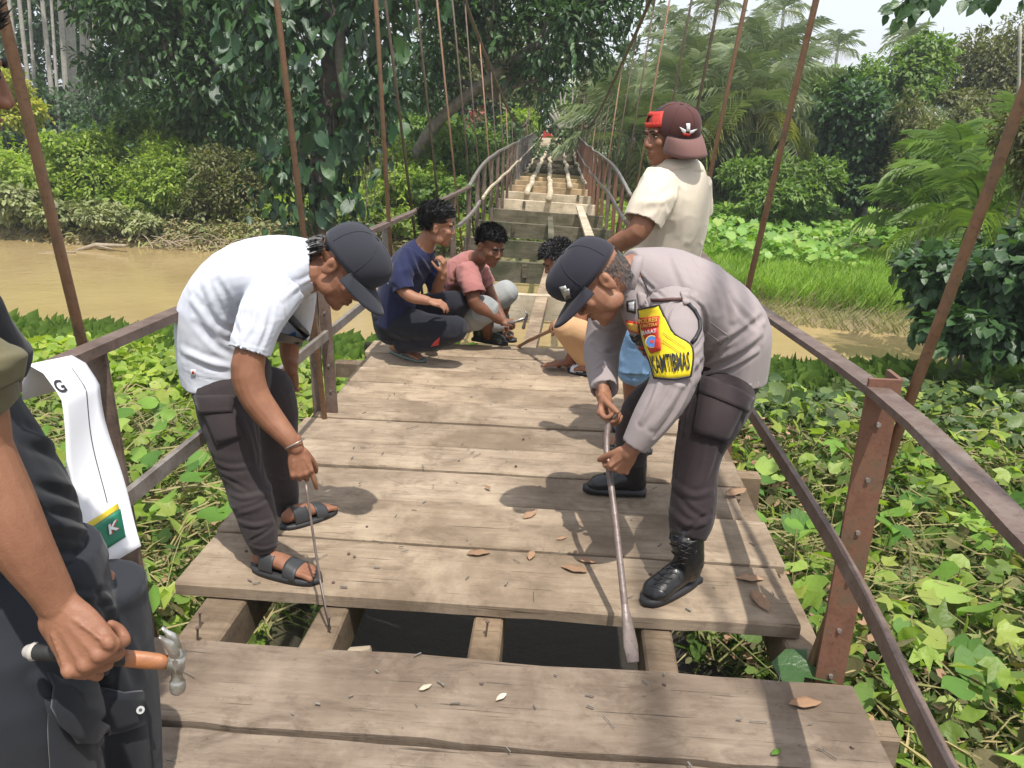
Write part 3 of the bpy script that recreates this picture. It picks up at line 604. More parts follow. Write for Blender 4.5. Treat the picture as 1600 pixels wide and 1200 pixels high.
# single leaves of the climber that show largest
lm = []
for q in range(4):
    o = leaves('leaf', [(0,0,0)], [(0,-.35,-1)], [(0,-1,.2)], .29+.05*q, (LEAF4, LOBED, LEAF4, HEART)[q], 'leaf_climber', None, (1.3,.8,1.0,.6)[q]); lm.append(o.data); bpy.data.objects.remove(o)
p, d = crown_points([(b_[0], b_[1]-.4, b_[2], b_[3], b_[4]*.6, b_[5]) for b_ in cb[:11]], 1200, .9); k = 0
for a, dd in zip(p, d):
    if dd[1] > -.2: continue
    o = bpy.data.objects.new('leaf', lm[k % 4]); COL.objects.link(o); o.parent = T0; o.matrix_parent_inverse = Matrix.Translation(-T0.location)
    o.location = a; o.rotation_euler = (random.uniform(-.6,.5), random.uniform(-.6,.6), random.uniform(-.9,.9)); k += 1
    if k >= 260: break
# hanging aerial roots
mb = MB()
for q in range(60):
    x = random.uniform(430, 620); y = random.uniform(150, 280); a = P(x, y, 18.3+random.uniform(0,.8)); L = random.uniform(.6, 2.0); mb.tube([a, a + Vector((random.uniform(-.1,.1),0,-L*.5)), a + Vector((random.uniform(-.15,.15),0,-L))], [.012,.01,.006], 4)
o = mb.build('aerial_roots', 'bark', T0); o['kind'] = 'stuff'
# -- dark canopy trees
plant('broadleaf_tree', 'dark leafy tree arching over the far left bank', 'tree', [Bl(250,60,27,110,70), Bl(350,90,27,80,80), Bl(200,-20,27,130,60), Bl(400,-10,27,90,60), Bl(300,150,27,80,40), Bl(370,190,27,50,45), Bl(180,120,28,40,40), Bl(90,-120,27,120,70), Bl(330,-130,28,170,90)], 17000, .30, 'leaf_dark', base=(P(420,300,29).x, 29.5), tr=.3, droop=.4)
plant('broadleaf_tree', 'dark overhanging tree above the far bridge section', 'tree', [Bl(850,60,25,95,65), Bl(930,50,25,60,60), Bl(770,20,25,75,50), Bl(700,60,26,50,70), Bl(880,-20,25,130,50), Bl(840,125,25,50,35), Bl(700,-50,26,120,60), Bl(680,140,26.5,40,50), Bl(960,-40,25,60,50), Bl(800,-150,26,200,90)], 17000, .23, 'leaf_dark', base=(P(640,300,28).x, 28), tr=.28, droop=.5)
plant('broadleaf_tree', 'olive leafy tree behind the suspender rods left of the far tower', 'tree', [Bl(760,150,44,50,50), Bl(800,110,46,50,60), Bl(740,90,46,45,50), Bl(720,200,44,40,40), Bl(790,190,45,40,30)], 9000, .3, 'leaf_olive', base=(P(760,230,46).x, 46), tr=.25)
o = plant('flowering_shrub', 'shrub with red blossoms beside the far left rail', 'shrub', [Bl(747,180,40,12,10), Bl(735,195,40,10,10)], 260, .14, 'flower_red', base=(P(745,215,40).x, 40))
# -- bushes of the far left bank
bushes = [
 ('round light green bush at the left end of the far bank', [Bl(30,265,27,50,35), Bl(70,285,26,40,35), Bl(-60,260,28,70,40)], 7500, .16, 'leaf_bush'),
 ('tall yellow green bush beside the pale trunks', [Bl(130,245,27,55,40), Bl(150,290,26.5,50,45), Bl(170,230,27.5,30,25)], 9000, .15, 'leaf_bush'),
 ('broad feathery bush in the middle of the far left bank', [Bl(240,270,26.5,55,45), Bl(290,290,26,50,50), Bl(230,310,26,40,35), Bl(260,235,27,45,25)], 11000, .13, 'leaf_bush'),
 ('dull green bush left of the climber covered tree', [Bl(350,270,26,45,45), Bl(380,310,25.5,40,40), Bl(340,320,25.5,40,30)], 8000, .13, 'leaf_olive'),
 ('bright leafy sapling rising above the far left bushes', [Bl(285,195,28,32,32), Bl(210,200,28.5,25,22), Bl(262,205,28,22,25)], 2600, .24, 'leaf_fern'),
 ('yellow flowering bush behind the leaning rod', [Bl(15,150,33,35,35), Bl(35,185,33,30,22)], 3500, .2, 'leaf_yellow'),
 ('dusty pale shrub hanging over the water at left', [Bl(30,320,24.8,45,22), Bl(80,335,24.6,40,18), Bl(130,330,24.8,30,15)], 4500, .2, 'leaf_dusty'),
 ('dusty shrub at the water edge under the feathery bush', [Bl(170,340,24.4,40,16), Bl(220,352,24.2,35,12)], 2600, .16, 'leaf_dusty'),
 ('sunlit bush between the climber covered tree and the rods', [Bl(625,255,27,40,40), Bl(655,300,26,40,40), Bl(610,310,26,30,35)], 8000, .17, 'leaf_bush'),
 ('bright green bush behind the left far rail', [Bl(700,250,27,45,45), Bl(745,265,27,35,40), Bl(700,310,25,50,40), Bl(735,320,26,35,35)], 11000, .17, 'leaf_fern'),
 ('rounded bush beside the far left rail posts', [Bl(765,235,32,28,28), Bl(790,262,32,20,25), Bl(680,205,34,40,25)], 5500, .18, 'leaf_fern'),
 ('low green bush on the bank under the left rail', [Bl(640,350,23.8,40,20), Bl(690,370,23.4,40,18)], 4000, .15, 'leaf_bush'),
 ('vine draped bush left of the far tower', [Bl(805,190,39,25,15), Bl(822,200,41,18,14)], 2500, .18, 'leaf_bush'),
 ('small leafy tree standing in the path beyond the bridge', [Bl(880,180,62,22,18), Bl(870,160,66,25,22), Bl(900,195,60,20,12)], 2600, .35, 'leaf_fern'),
]
for lab, bl, n, s, mt in bushes:
    plant('bush', lab, 'bush', bl, n, s, mt, 'bushes on the far left bank' if 'far' in lab and 'tower' not in lab and 'path' not in lab else None, LEAF2 if 0 else None) if False else plant('bush', lab, 'bush', bl, n, s, mt, None, ws=1.25, inner=.6)
# -- palms
def frond(L=3.4, n=34, seed=1, mat='leaf_palm', arch=.9, leaf=.75, nm='frond'):
    rnd = random.Random(seed); V = []; F = []
    def rach(t): return np.array([0, L*(t - .18*arch*t*t), L*(.42*t - .62*arch*t*t)])
    R_ = [rach(i/10) for i in range(11)]
    for i in range(11):
        w_ = .035*(1-i/11)+.006; V += [R_[i]+[-w_,0,0], R_[i]+[w_,0,0], R_[i]+[0,0,-w_]]
    for i in range(10):
        a = i*3
        for q in range(3): F.append((a+q, a+(q+1) % 3, a+3+(q+1) % 3, a+3+q))
    for i in range(n):
        t = .16 + .84*i/n; b = rach(t); ln = leaf*(.55+.9*math.sin(math.pi*min(1, t*.9)))*rnd.uniform(.85,1.1)
        for sd in (-1, 1):
            dr = rnd.uniform(.5,1.25); d = np.array([sd*1.0, .55+rnd.uniform(-.1,.2), .1]); d /= np.linalg.norm(d); wv = np.array([0,.034,.014])
            m_ = b + d*ln*.5 + [0,0,-.12*ln*dr]; e = b + d*ln*.9 + [0,0,-.75*ln*dr]; k = len(V)
            V += [b-wv*.5, b+wv*.5, m_+wv, m_-wv, e+wv*.15, e-wv*.15]; F += [(k,k+1,k+2,k+3), (k+3,k+2,k+4,k+5)]
    me = np_mesh(nm, np.array(V), np.array(F)); me.materials.append(MATS[mat]); return me
FR = [frond(3.4,34,s,'leaf_palm',a) for s, a in ((1,.9),(2,1.15),(3,.7),(4,1.3))]; FY = [frond(3.2,30,9,'leaf_palm_yellow',1.35), frond(3.0,30,10,'leaf_palm_yellow',1.1)]; FF = [frond(2.2,26,11,'leaf_fern',1.0,.5), frond(2.0,26,12,'leaf_fern',1.3,.5)]; FS = [frond(1.7,16,21,'leaf_palm',1.2,.55)]
def palm(name, label, c, n, scale, group, meshes, tr=.2, yellow=.12, lo=-.75, up=1.1, base=None):
    bz = float(gz(c.x, c.y)); t = tag(empty(name, (c.x, c.y, bz)), label, 'palm', group)
    mb = MB(); pts = [(c.x, c.y, bz-.3), (c.x+.05, c.y, (bz+c.z)/2), (c.x, c.y, c.z)]; mb.tube([Vector(p) for p in catmull(pts, 4)], tr, 9); mb.build('trunk', 'bark_dark' if tr > .12 else 'bark_pale', t, True)
    for i in range(n):
        u = (i+.5)/n; el = lo + (up-lo)*(1-u)**.8 + random.uniform(-.12,.12); az = i*2.399 + random.uniform(-.25,.25)
        me = random.choice(FY) if (u > .6 and random.random() < yellow*2.2) and meshes is FR else random.choice(meshes)
        o = bpy.data.objects.new('frond', me); COL.objects.link(o); o.parent = t; o.matrix_parent_inverse = Matrix.Translation(-t.location)
        o.location = (c.x, c.y, c.z - .25*u*scale); o.rotation_euler = (el, 0, az); s = scale*random.uniform(.85,1.1); o.scale = (s,s,s)
    return t
gp = 'oil palms beyond the meadow'
for lab, px, py, Y, n, s in [
 ('oil palm with long drooping fronds just behind the right far rail', 985,215,33,34,1.0), ('oil palm directly behind the man in the brown cap', 1070,185,34,36,1.05),
 ('tall oil palm above and behind the man in the brown cap', 1090,120,40,34,1.0), ('oil palm with yellowing fronds right of the brown cap', 1185,170,33,38,1.1),
 ('tallest oil palm crossed by the leaning right rod', 1195,100,41,36,1.05), ('oil palm at the right end of the palm row', 1240,235,33,32,.95),
 ('oil palm behind the far right tower', 955,160,47,30,.9), ('pale oil palm between the rods over the far right rail', 1010,150,46,28,.9),
 ('oil palm rising behind the dark round tree', 1330,200,44,22,.85), ('oil palm whose crown tops the bright green tree', 1400,178,46,20,.8), ('oil palm low behind the right far posts', 1130,250,36,26,.9)]:
    palm('oil_palm', lab, P(px,py,Y), n, s, gp, FR, .24)
for lab, px, py, Y in [('slender palm with a small dark crown against the sky at centre', 1046,36,62), ('slender palm partly behind the second right rod', 1118,14,60), ('slender palm highest on the skyline by the leaning rod', 1225,14,58), ('tiny slender palm on the skyline left of the sky gap', 1076,44,80), ('slender palm above the bright green tree at right', 1420,62,60), ('slender palm beside the hanging twig', 1310,72,66)]:
    palm('slender_palm', lab, P(px,py,Y), 15, 1.15, 'slender palms on the skyline', FS, .09, 0, -.5, 1.2)
for lab, px, py, Y, n, s in [('bright young fern palm right of the vine draped trees', 1500,262,21,15,.85), ('fern palm leaning over the right end of the meadow', 1570,310,17,15,.75), ('blue green fern palm low above the dark shrub', 1530,345,14,14,.8), ('spreading fern palm at the foot of the vine draped trees', 1440,330,22,14,.9), ('fern palm behind the thick leaning rod at right', 1600,240,19,12,.8)]:
    palm('fern_palm', lab, P(px,py,Y), n, s, 'fern palms on the right bank', FF, .07, 0, -.3, 1.2)
# -- right bank trees and shrubs
plant('broadleaf_tree', 'dense dark green round tree right of the palms', 'tree', [Bl(1350,200,29,45,60), Bl(1330,250,29,40,50), Bl(1385,240,28.5,30,40), Bl(1310,190,29,28,38), Bl(1345,290,28.5,45,32), Bl(1300,240,29,20,30)], 10000, .26, 'leaf_dark', base=(P(1350,300,29.5).x, 29.5), tr=.25, ws=1.3)
plant('broadleaf_tree', 'sunny green crowned tree above the dark round tree', 'tree', [Bl(1400,115,34,55,30), Bl(1450,100,34,40,30), Bl(1350,130,34,40,22), Bl(1440,140,33,35,25), Bl(1300,140,36,30,25)], 9000, .24, 'leaf_fern', base=(P(1440,280,34).x, 34), tr=.22)
plant('vine_draped_tree', 'tree smothered in hanging vines above the meadow edge', 'tree', [Bl(1430,220,27,28,60), Bl(1400,290,26.5,25,45), Bl(1460,270,26.5,30,60), Bl(1425,315,26,40,20)], 9000, .14, 'leaf_olive', base=(P(1430,310,27).x, 27), tr=.2)
plant('broadleaf_tree', 'olive crowned tree with bare twigs at the upper right', 'tree', [Bl(1520,110,36,50,35), Bl(1570,90,36,40,45), Bl(1480,90,38,25,18), Bl(1540,160,35,55,25), Bl(1590,150,35,40,40), Bl(1650,80,36,60,60)], 11000, .2, 'leaf_olive', base=(P(1560,240,37).x, 37), tr=.2)
plant('bush', 'light green bush at the foot of the palms', 'bush', [Bl(1180,285,28,40,30), Bl(1240,285,28,45,35), Bl(1280,300,27,28,30), Bl(1210,310,27,45,22)], 8500, .2, 'leaf_fern')
plant('bush', 'ochre flowering bush under the olive crowned tree', 'bush', [Bl(1510,155,32,30,16), Bl(1540,200,31,40,30), Bl(1500,200,31,25,25)], 5000, .18, 'leaf_olive')
plant('bush', 'leafy undergrowth behind the fern palms', 'bush', [Bl(1500,250,25,60,50), Bl(1570,270,24,60,55), Bl(1600,340,17,60,50), Bl(1480,320,24,40,25), Bl(1700,280,22,90,80)], 15000, .2, 'leaf_fern')
plant('bush', 'brownish creeper tangle above the thick leaning rod', 'bush', [Bl(1590,225,13,30,38), Bl(1625,260,13,40,50)], 4200, .09, 'leaf_olive')
plant('bush', 'dark broad leaved shrub at the water edge on the right', 'bush', [Bl(1530,450,11.5,85,60), Bl(1590,430,11,70,80), Bl(1480,480,11.8,45,40), Bl(1560,520,10.8,90,45), Bl(1500,410,12.2,50,25), Bl(1680,440,11,80,100)], 8000, .17, 'leaf_dark', ws=1.7, droop=.8)
for i, (xb, xt, yb, yt, Y, w_) in enumerate([(1591,1594,170,40,30,5), (1598,1612,175,90,30,5)]):
    a = P(xb,yb,Y); b_ = P(xt,yt,Y); d = b_-a; gr = float(gz(a.x,a.y)); a2 = a - d*((a.z-gr)/d.z); t = tag(empty('slender_tree', tuple(a2)), ['pale thin trunk at the right edge of the photo', 'pale leaning trunk cut by the right edge of the photo'][i], 'tree')
    trunk(t, [tuple(a2), tuple(a), tuple(b_)], .07, .05, 'bark_pale')
# dense understorey behind the meadow
tag(crown('undergrowth', [Bl(x, 262+random.uniform(-8,8), 40+random.uniform(-3,3), 38, 36) for x in range(930, 1700, 34)] + [Bl(x, 225, 46, 40, 36) for x in range(900, 1800, 34)], 26000, .32, 'leaf_forest', None, LEAF2), kind='stuff')
tag(crown('undergrowth', [Bl(x, 235+random.uniform(-8,8), 36+random.uniform(-3,3), 42, 42) for x in range(-700, 830, 40)] + [Bl(x, 175, 44, 50, 46) for x in range(-700, 830, 44)], 40000, .34, 'leaf_dark', None, LEAF2), kind='stuff')
# vines on the far towers, dead branches
for sd in (-1, 1):
    x = cab_x(sd, 42); tag(crown('vine', [(x, 42.1, z, .42, .42, .7) for z in np.arange(-.5, 4, .6)], 1800, .17, 'leaf_olive', None, LEAF2), 'creeping vine smothering the far %s bridge tower' % ('left' if sd < 0 else 'right'), 'vine')
t = tag(empty('dead_tree', tuple(P(880,200,58))), 'bare grey dead tree beyond the far end of the bridge', 'tree'); mb = MB()
for q in range(11):
    a = P(875+q*1.5, 200, 58); mb.tube([a, P(845+q*8+random.uniform(-4,4), 165-random.uniform(0,12), 58), P(838+q*10+random.uniform(-8,8), 140-random.uniform(0,20), 58)], [.09,.06,.02], 5)
mb.build('branches', 'bark_pale', t)
mb = MB(); c = P(856,211,60); mb.box((c.x,c.y,c.z), (.5,.3,.22)); mb.box((c.x-.28,c.y,c.z+.15), (.12,.2,.3)); mb.ell((c.x-.25,c.y-.1,c.z-.15), (.17,.05,.17)); mb.ell((c.x+.25,c.y-.1,c.z-.15), (.17,.05,.17)); tag(mb.build('red_scooter', 'ink_red'), 'tiny red vehicle parked on the path past the bridge end', 'vehicle')
# -- meadow on the far right bank
def scatter(n, x0, x1, y0, y1, fn=None):
    x = RNG.uniform(x0, x1, n); y = RNG.uniform(y0, y1, n)
    if fn is not None: k = fn(x, y); x, y = x[k], y[k]
    return x, y
def up_leaves(name, x, y, size, tmpl, mat, zoff=0.0, lean=.5, ws=1.0, kind='stuff', zr=None):
    n = len(x); z = gz(x, y) + zoff + (RNG.random(n)*zr if zr is not None else 0)
    a = RNG.uniform(0, 2*math.pi, n); tip = np.stack([np.cos(a)*lean, np.sin(a)*lean, np.ones(n)], -1); nr = np.stack([np.cos(a+1.2), np.sin(a+1.2), np.full(n,.2)], -1)
    return tag(leaves(name, np.stack([x,y,z],-1), tip, nr, size, tmpl, mat, None, ws), kind=kind)
def flat_leaves(name, x, y, size, tmpl, mat, zoff=.1, zr=.3, tilt=.55, ws=1.0, droop=-.15):
    n = len(x); hgt = .35 + .9*np.clip(fbm(np.stack([x*.55, y*.55, x*0+3], -1), 3) + .35, 0, 1.2) if y.mean() < 12.5 and abs(x).max() < 14 else 1.0; hgt = hgt*np.clip((near_edge(x)-y)/3.0, .3, 1) if y.mean() < 13.5 else hgt; z = gz(x, y) + (zoff + RNG.random(n)*zr)*hgt; a = RNG.uniform(0, 2*math.pi, n)
    tip = np.stack([np.cos(a), np.sin(a), droop + tilt*RNG.normal(size=n)], -1); nr = np.stack([RNG.normal(size=n)*tilt, RNG.normal(size=n)*tilt - .15, np.ones(n)], -1)
    return tag(leaves(name, np.stack([x,y,z],-1), tip, nr, size, tmpl, mat, None, ws), kind='stuff')
fr = lambda x, y: y > far_edge(x) + .15
x, y = scatter(90000, 1.2, 16, 16.3, 29, lambda x, y: (y > far_edge(x)+.7) & (y < far_edge(x)+8.5+5*vnoise(np.stack([x*.5,y*.5,x*0],-1)))); up_leaves('meadow_grass', x, y, RNG.uniform(.25,.55,len(x)), BLADE, 'grass_green', 0, .45, 1.3)
x, y = scatter(26000, 1.2, 16, 16, 22, lambda x, y: (y > far_edge(x)+.05) & (y < far_edge(x)+1.5)); up_leaves('bank_grass', x, y, RNG.uniform(.15,.38,len(x)), BLADE, 'grass_dry', 0, .9, 1.3)
dens = lambda x, y: (y > far_edge(x)+4.2) & (vnoise(np.stack([x*.45, y*.3, x*0+5], -1)) + (y-far_edge(x)-6)*.05 > -.02)
x, y = scatter(24000, 1.5, 30, 18, 42, dens); flat_leaves('meadow_creeper', x, y, RNG.uniform(.11,.24,len(x)), HEART, 'leaf_meadow', .2, .45, .4)
x, y = scatter(16000, 1.5, 30, 26, 42); flat_leaves('meadow_creeper', x, y, RNG.uniform(.14,.28,len(x)), LEAF4, 'leaf_meadow', .1, .5, .4, 1.8)
x, y = scatter(9000, 12, 22, 28, 38, lambda x, y: vnoise(np.stack([x*.3, y*.2, x*0+8], -1)) > -.2); up_leaves('yellow_undergrowth', x, y, RNG.uniform(.3,.6,len(x)), BLADE, 'leaf_yellow', 0, .7, 2.5)
# broad leaves of the meadow creeper that can be told apart
for lab, (x0,x1,y0,y1), nn in (('broad heart leaved creeper spreading over the sunny meadow', (3.2,15,22,31), 230),):
    cx, cy = (x0+x1)/2, (y0+y1)/2; t = tag(empty('meadow_plant', (cx,cy,float(gz(cx,cy)))), lab, 'creeper'); ms = []
    for q in range(3):
        o = leaves('leaf', [(0,0,0)], [(0,-1,-.25)], [(0,-.25,1)], .24+.05*q, HEART, 'leaf_meadow', None); ms.append(o.data); bpy.data.objects.remove(o)
    for q in range(nn):
        xx, yy_ = random.uniform(x0,x1), random.uniform(y0,y1); o = bpy.data.objects.new('leaf', ms[q % 3]); COL.objects.link(o); o.parent = t; o.matrix_parent_inverse = Matrix.Translation(-t.location)
        o.location = (xx, yy_, float(gz(xx,yy_)) + random.uniform(.45,.75)); o.rotation_euler = (random.uniform(.0,.7), random.uniform(-.4,.4), random.uniform(-1,1))
# left far bank edge: dusty tangle and driftwood
x, y = scatter(9000, -20, -3, 23, 26, lambda x, y: (y > far_edge(x)) & (y < far_edge(x)+1.4)); flat_leaves('bank_litter', x, y, RNG.uniform(.15,.4,len(x)), NARROW, 'stalks', 0, .25, .5)
x, y = scatter(9000, -22, 2.5, 19, 28, lambda x, y: (y > far_edge(x)+.4) & (y < far_edge(x)+4)); flat_leaves('bank_plants', x, y, RNG.uniform(.12,.25,len(x)), LEAF4, 'leaf_dusty', .02, .4, .5, 1.3)
x, y = scatter(26000, -24, 3.0, 21, 40, lambda x, y: y > far_edge(x)+1.6); flat_leaves('bank_plants', x, y, RNG.uniform(.2,.4,len(x)), LEAF4, 'leaf_bush', .02, .7, .5, 1.4)
mb = MB(); mb.tube([G(118,392,WATER), G(150,383,WATER+.12), G(197,384,WATER+.2)], [.05,.08,.05], 7); mb.tube([G(150,384,WATER+.1), G(175,389,WATER+.1)], [.05,.02], 6); mb.tube([G(60,395,WATER), G(118,394,WATER+.03)], [.02,.03], 5)
tag(mb.build('driftwood_log', 'driftwood', None, True), 'pale forked log floating beside the far left bank', 'log')
mb = MB()
for q in range(90):
    x_ = random.uniform(230, 420); y_ = 350 + random.uniform(0, 38); a = G(x_, y_, -2.3); b_ = a + Vector((random.uniform(-.9,.9), random.uniform(-.3,.3), random.uniform(-.1,.55))); mb.tube([a, (a+b_)/2 + Vector((0,0,.08)), b_], [.022,.018,.006], 4)
tag(mb.build('flood_debris', 'driftwood'), kind='stuff')
# -- near banks: trampled creepers
def near_ok(x, y): return (y < near_edge(x) - .1) & ((x > np.where(y < 4.5, 1.22, 1.02)) | (x < np.where(y < 4.5, -1.85, -1.62)))
for sx, (x0, x1) in (('r', (1.0, 9)), ('l', (-13, -1.6))):
    x, y = scatter(46000, x0, x1, -1.5, 15, near_ok); flat_leaves('creeper_cover', x, y, RNG.uniform(.04,.12,len(x)), LEAF4, 'leaf_vine', .03, .34, .7, 1.5)
    x, y = scatter(5200, x0, min(x1, 5) if x1 > 0 else x1, -.5, 7, lambda x, y: near_ok(x, y) & (abs(x) < 7)); flat_leaves('creeper_cover', x, y, RNG.uniform(.04,.13,len(x)), HEART, 'leaf_vine', .12, .32, .8, .85)
    x, y = scatter(16000, x0, x1 if x1 < 0 else 7, -1, 12, lambda x, y: near_ok(x, y) & (abs(x) < 9)); flat_leaves('weed_cover', x, y, RNG.uniform(.06,.16,len(x)), NARROW, 'leaf_vine', .1, .38, .9, 1.3)
    x, y = scatter(5000, x0, x1 if x1 < 0 else 6, -1, 8, near_ok); flat_leaves('dry_straw', x, y, RNG.uniform(.1,.3,len(x)), NARROW, 'stalks', .1, .34, .5, .35)
    x, y = scatter(4200, x0, x1, 1, 15, lambda x, y: near_ok(x, y) & (y > 3)); flat_leaves('creeper_cover', x, y, RNG.uniform(.12,.22,len(x)), LOBED, 'leaf_bush', .2, .4, .6)
    x, y = scatter(12000, x0, x1 if x1 < 0 else 6, -1, 9, lambda x, y: near_ok(x, y) & (abs(x) < 7)); up_leaves('cut_grass', x, y, RNG.uniform(.15,.4,len(x)), BLADE, 'leaf_vine', .08, 1.6, .7)
    x, y = scatter(14000, x0, x1, 8.0, 15.3, near_ok); flat_leaves('bank_creeper', x, y, RNG.uniform(.12,.24,len(x)), LEAF4, 'leaf_forest' if sx == 'r' else 'leaf_bush', .1, .5, .6, 1.7)
    x, y = scatter(3200, x0, x1, 11, 15.3, near_ok); up_leaves('bank_creeper', x, y, RNG.uniform(.2,.5,len(x)), LEAF4, 'leaf_fern', .1, .8, 1.2)
    # stalks
    n = 4600; x, y = scatter(n, x0, x1 if x1 < 0 else 6, -.8, 9, lambda x, y: near_ok(x, y) & (abs(x) < 7)); mb = MB()
    for a, b_ in zip(x[:3600], y[:3600]):
        an = random.uniform(0, 6.28); L = random.uniform(.25,.9); z = float(gz(a, b_)) + random.uniform(.05,.3); e = Vector((a+math.cos(an)*L, b_+math.sin(an)*L, z+random.uniform(-.1,.15)))
        if -1.65 < e.x < 1.05: continue
        s_ = Vector((a,b_,z)); mb.tube([s_, (s_+e)/2 + Vector((random.uniform(-.06,.06), random.uniform(-.06,.06), random.uniform(0,.12))), e], random.choice([.0035,.005,.007]), 3)
    tag(mb.build('cut_stalks', 'stalks'), kind='stuff')
    x, y = scatter(2600, x0, x0+1.9 if sx == 'r' else x1, -1, 8, lambda x, y: near_ok(x, y) & (abs(x+.3) < 2.6)); flat_leaves('leaf_litter', x, y, RNG.uniform(.04,.10,len(x)), LEAF4, 'dead_leaf', .2, .25, .5, 1.6)
x, y = scatter(500, -1.6, 1.0, 7, 13); flat_leaves('creeper_cover', x, y, RNG.uniform(.08,.16,len(x)), LEAF4, 'leaf_forest', .0, .15, .5, 1.6)
# big single leaves near the camera
bm_ = []
for q in range(5):
    o = leaves('leaf', [(0,0,0)], [(0,-1,-.2)], [(0,-.2,1)], (.13,.17,.2,.24,.28)[q], (HEART, HEART, LOBED, HEART, LOBED)[q], 'leaf_vine_big', None); bm_.append(o.data); bpy.data.objects.remove(o)
for lab, x0, x1, y0, y1, nn in (('sunlit creeper with large heart shaped leaves right of the deck', 1.4, 4.6, .6, 7.5, 190), ('creeper with large pale green leaves left of the deck', -5.2, -2.0, 1.6, 8.0, 110)):
    cx, cy = (x0+x1)/2, (y0+y1)/2; t = tag(empty('creeping_vine', (cx,cy,float(gz(cx,cy)))), lab, 'creeper'); mb = MB()
    for q in range(nn):
        xx, yy_ = random.uniform(x0,x1), random.uniform(y0,y1); z = float(gz(xx,yy_)) + random.uniform(.36,.56); o = bpy.data.objects.new('leaf', bm_[random.choice((0,1,1,2,3,3,4))]); COL.objects.link(o); o.parent = t; o.matrix_parent_inverse = Matrix.Translation(-t.location)
        an = random.uniform(-3.14,3.14); o.location = (xx,yy_,z); o.rotation_euler = (random.uniform(-.4,.8), random.uniform(-.5,.5), an); s = random.uniform(.7,1.05); o.scale = (s,s,s)
        mb.tube([(xx,yy_,z), (xx+random.uniform(-.15,.15), yy_+random.uniform(-.15,.15), z-.35)], .004, 3)
    o = mb.build('stem', 'stalks', t); o['kind'] = 'stuff'
# hanging twig with dark leaves at the upper right
t = tag(empty('hanging_branch', tuple(P(1500,-60,5.5))), 'dark leafy twig hanging into the sky at the upper right', 'branch'); mb = MB(); pos = []; tips = []
for (xa,ya,xb,yb) in [(1500,-60,1400,8),(1480,-30,1385,20),(1500,-60,1415,25),(1500,-60,1455,5),(1560,-60,1525,8),(1560,-60,1510,0),(1600,-60,1550,-2),(1450,-40,1425,20)]:
    a, b_ = P(xa,ya,5.5), P(xb,yb,5.4); mb.tube([a, b_], [.006,.002], 4)
    for q in range(7):
        f = .45+.09*q; c = a.lerp(b_, f); pos.append(c + Vector((random.uniform(-.02,.02), random.uniform(-.04,.04), 0))); d = (b_-a).normalized(); tips.append(d*.6 + Vector((random.uniform(-.8,.6), random.uniform(-.3,.3), random.uniform(-1,.1))))
mb.build('twig', 'bark_dark', t)
tn = [np.array(v) for v in tips]
for i in range(len(pos)):
    leaves('leaf', [pos[i]], [tn[i]], [(random.uniform(-.4,.4),-1,.5)], random.uniform(.075,.125), LEAF4, 'leaf_dark', t, 1.5)
c = crown('leaf_spray', [(P(1640,-10,5.2).x, 5.2, P(1640,-10,5.2).z, .2, .2, .14)], 60, .09, 'leaf_dark', t); c['kind'] = 'stuff'
# dry leaves lying on the deck
dl = [(748,865,2.2,'large dry leaf near the middle of the near sunlit plank'), (828,805,2.2,'curled red brown leaf in the middle plank row'), (877,842,1.2,'small square dry leaf beside the crowbar shadow'), (897,890,2.4,'flat pale brown leaf left of the crowbar'), (918,877,1.8,'darker curled leaf touching the crowbar shadow'), (762,762,1.0,'tiny dry leaf far behind the crowbar shadow'), (830,868,1.6,'flat dry leaf stuck on the plank edge'), (1188,940,3.0,'long dry leaf under the right post shadow'), (1150,770,3.2,'crumpled brown leaf heap by the right deck edge'), (1172,905,2.4,'small brown leaf beside the right post shadow'), (1258,1100,2.3,'dry leaf on the nearest full plank at right'), (665,1075,1.0,'tiny pale chip on the nearest full plank'), (783,1090,1.0,'tiny pale chip right of the other chip'), (1213,1176,.9,'small green leaf on the nearest plank at right')]
for i, (px, py, s, lab) in enumerate(dl):
    c = G(px, py, .006); a = random.uniform(0, 6.28); tmp = MB(); s_ = .022*s; pts = []
    n = 9
    for r_ in range(4):
        row = []
        for q in range(n):
            t_ = q/(n-1); wv = math.sin(math.pi*min(1, t_*1.05))**.7*.42*s_*(r_/1.5-1); l = (t_-.5)*2*s_; zz = .004 + .3*abs(wv) + .12*s_*math.sin(t_*7+i)**2
            row.append((c.x + l*math.cos(a) - wv*math.sin(a), c.y + l*math.sin(a) + wv*math.cos(a), c.z + zz*.6))
        pts.append(row)
    tmp.sheet(pts, .0015); tag(tmp.build('fallen_leaf', 'leaf_vine_big' if 'green' in lab else ('pale_wood' if 'chip' in lab else 'dead_leaf'), None, True), lab, 'leaf' if 'chip' not in lab else 'wood chip', 'dry leaves on the deck')
# green leaf poking through the gap at right
o = leaves('vine_leaf', [G(1205,1035,-.03)], [(.8,-.3,.05)], [(0,-.3,1)], .2, LOBED, 'leaf_climber', None); tag(o, 'dark green leaf poking up through the gap beside the right post', 'leaf')
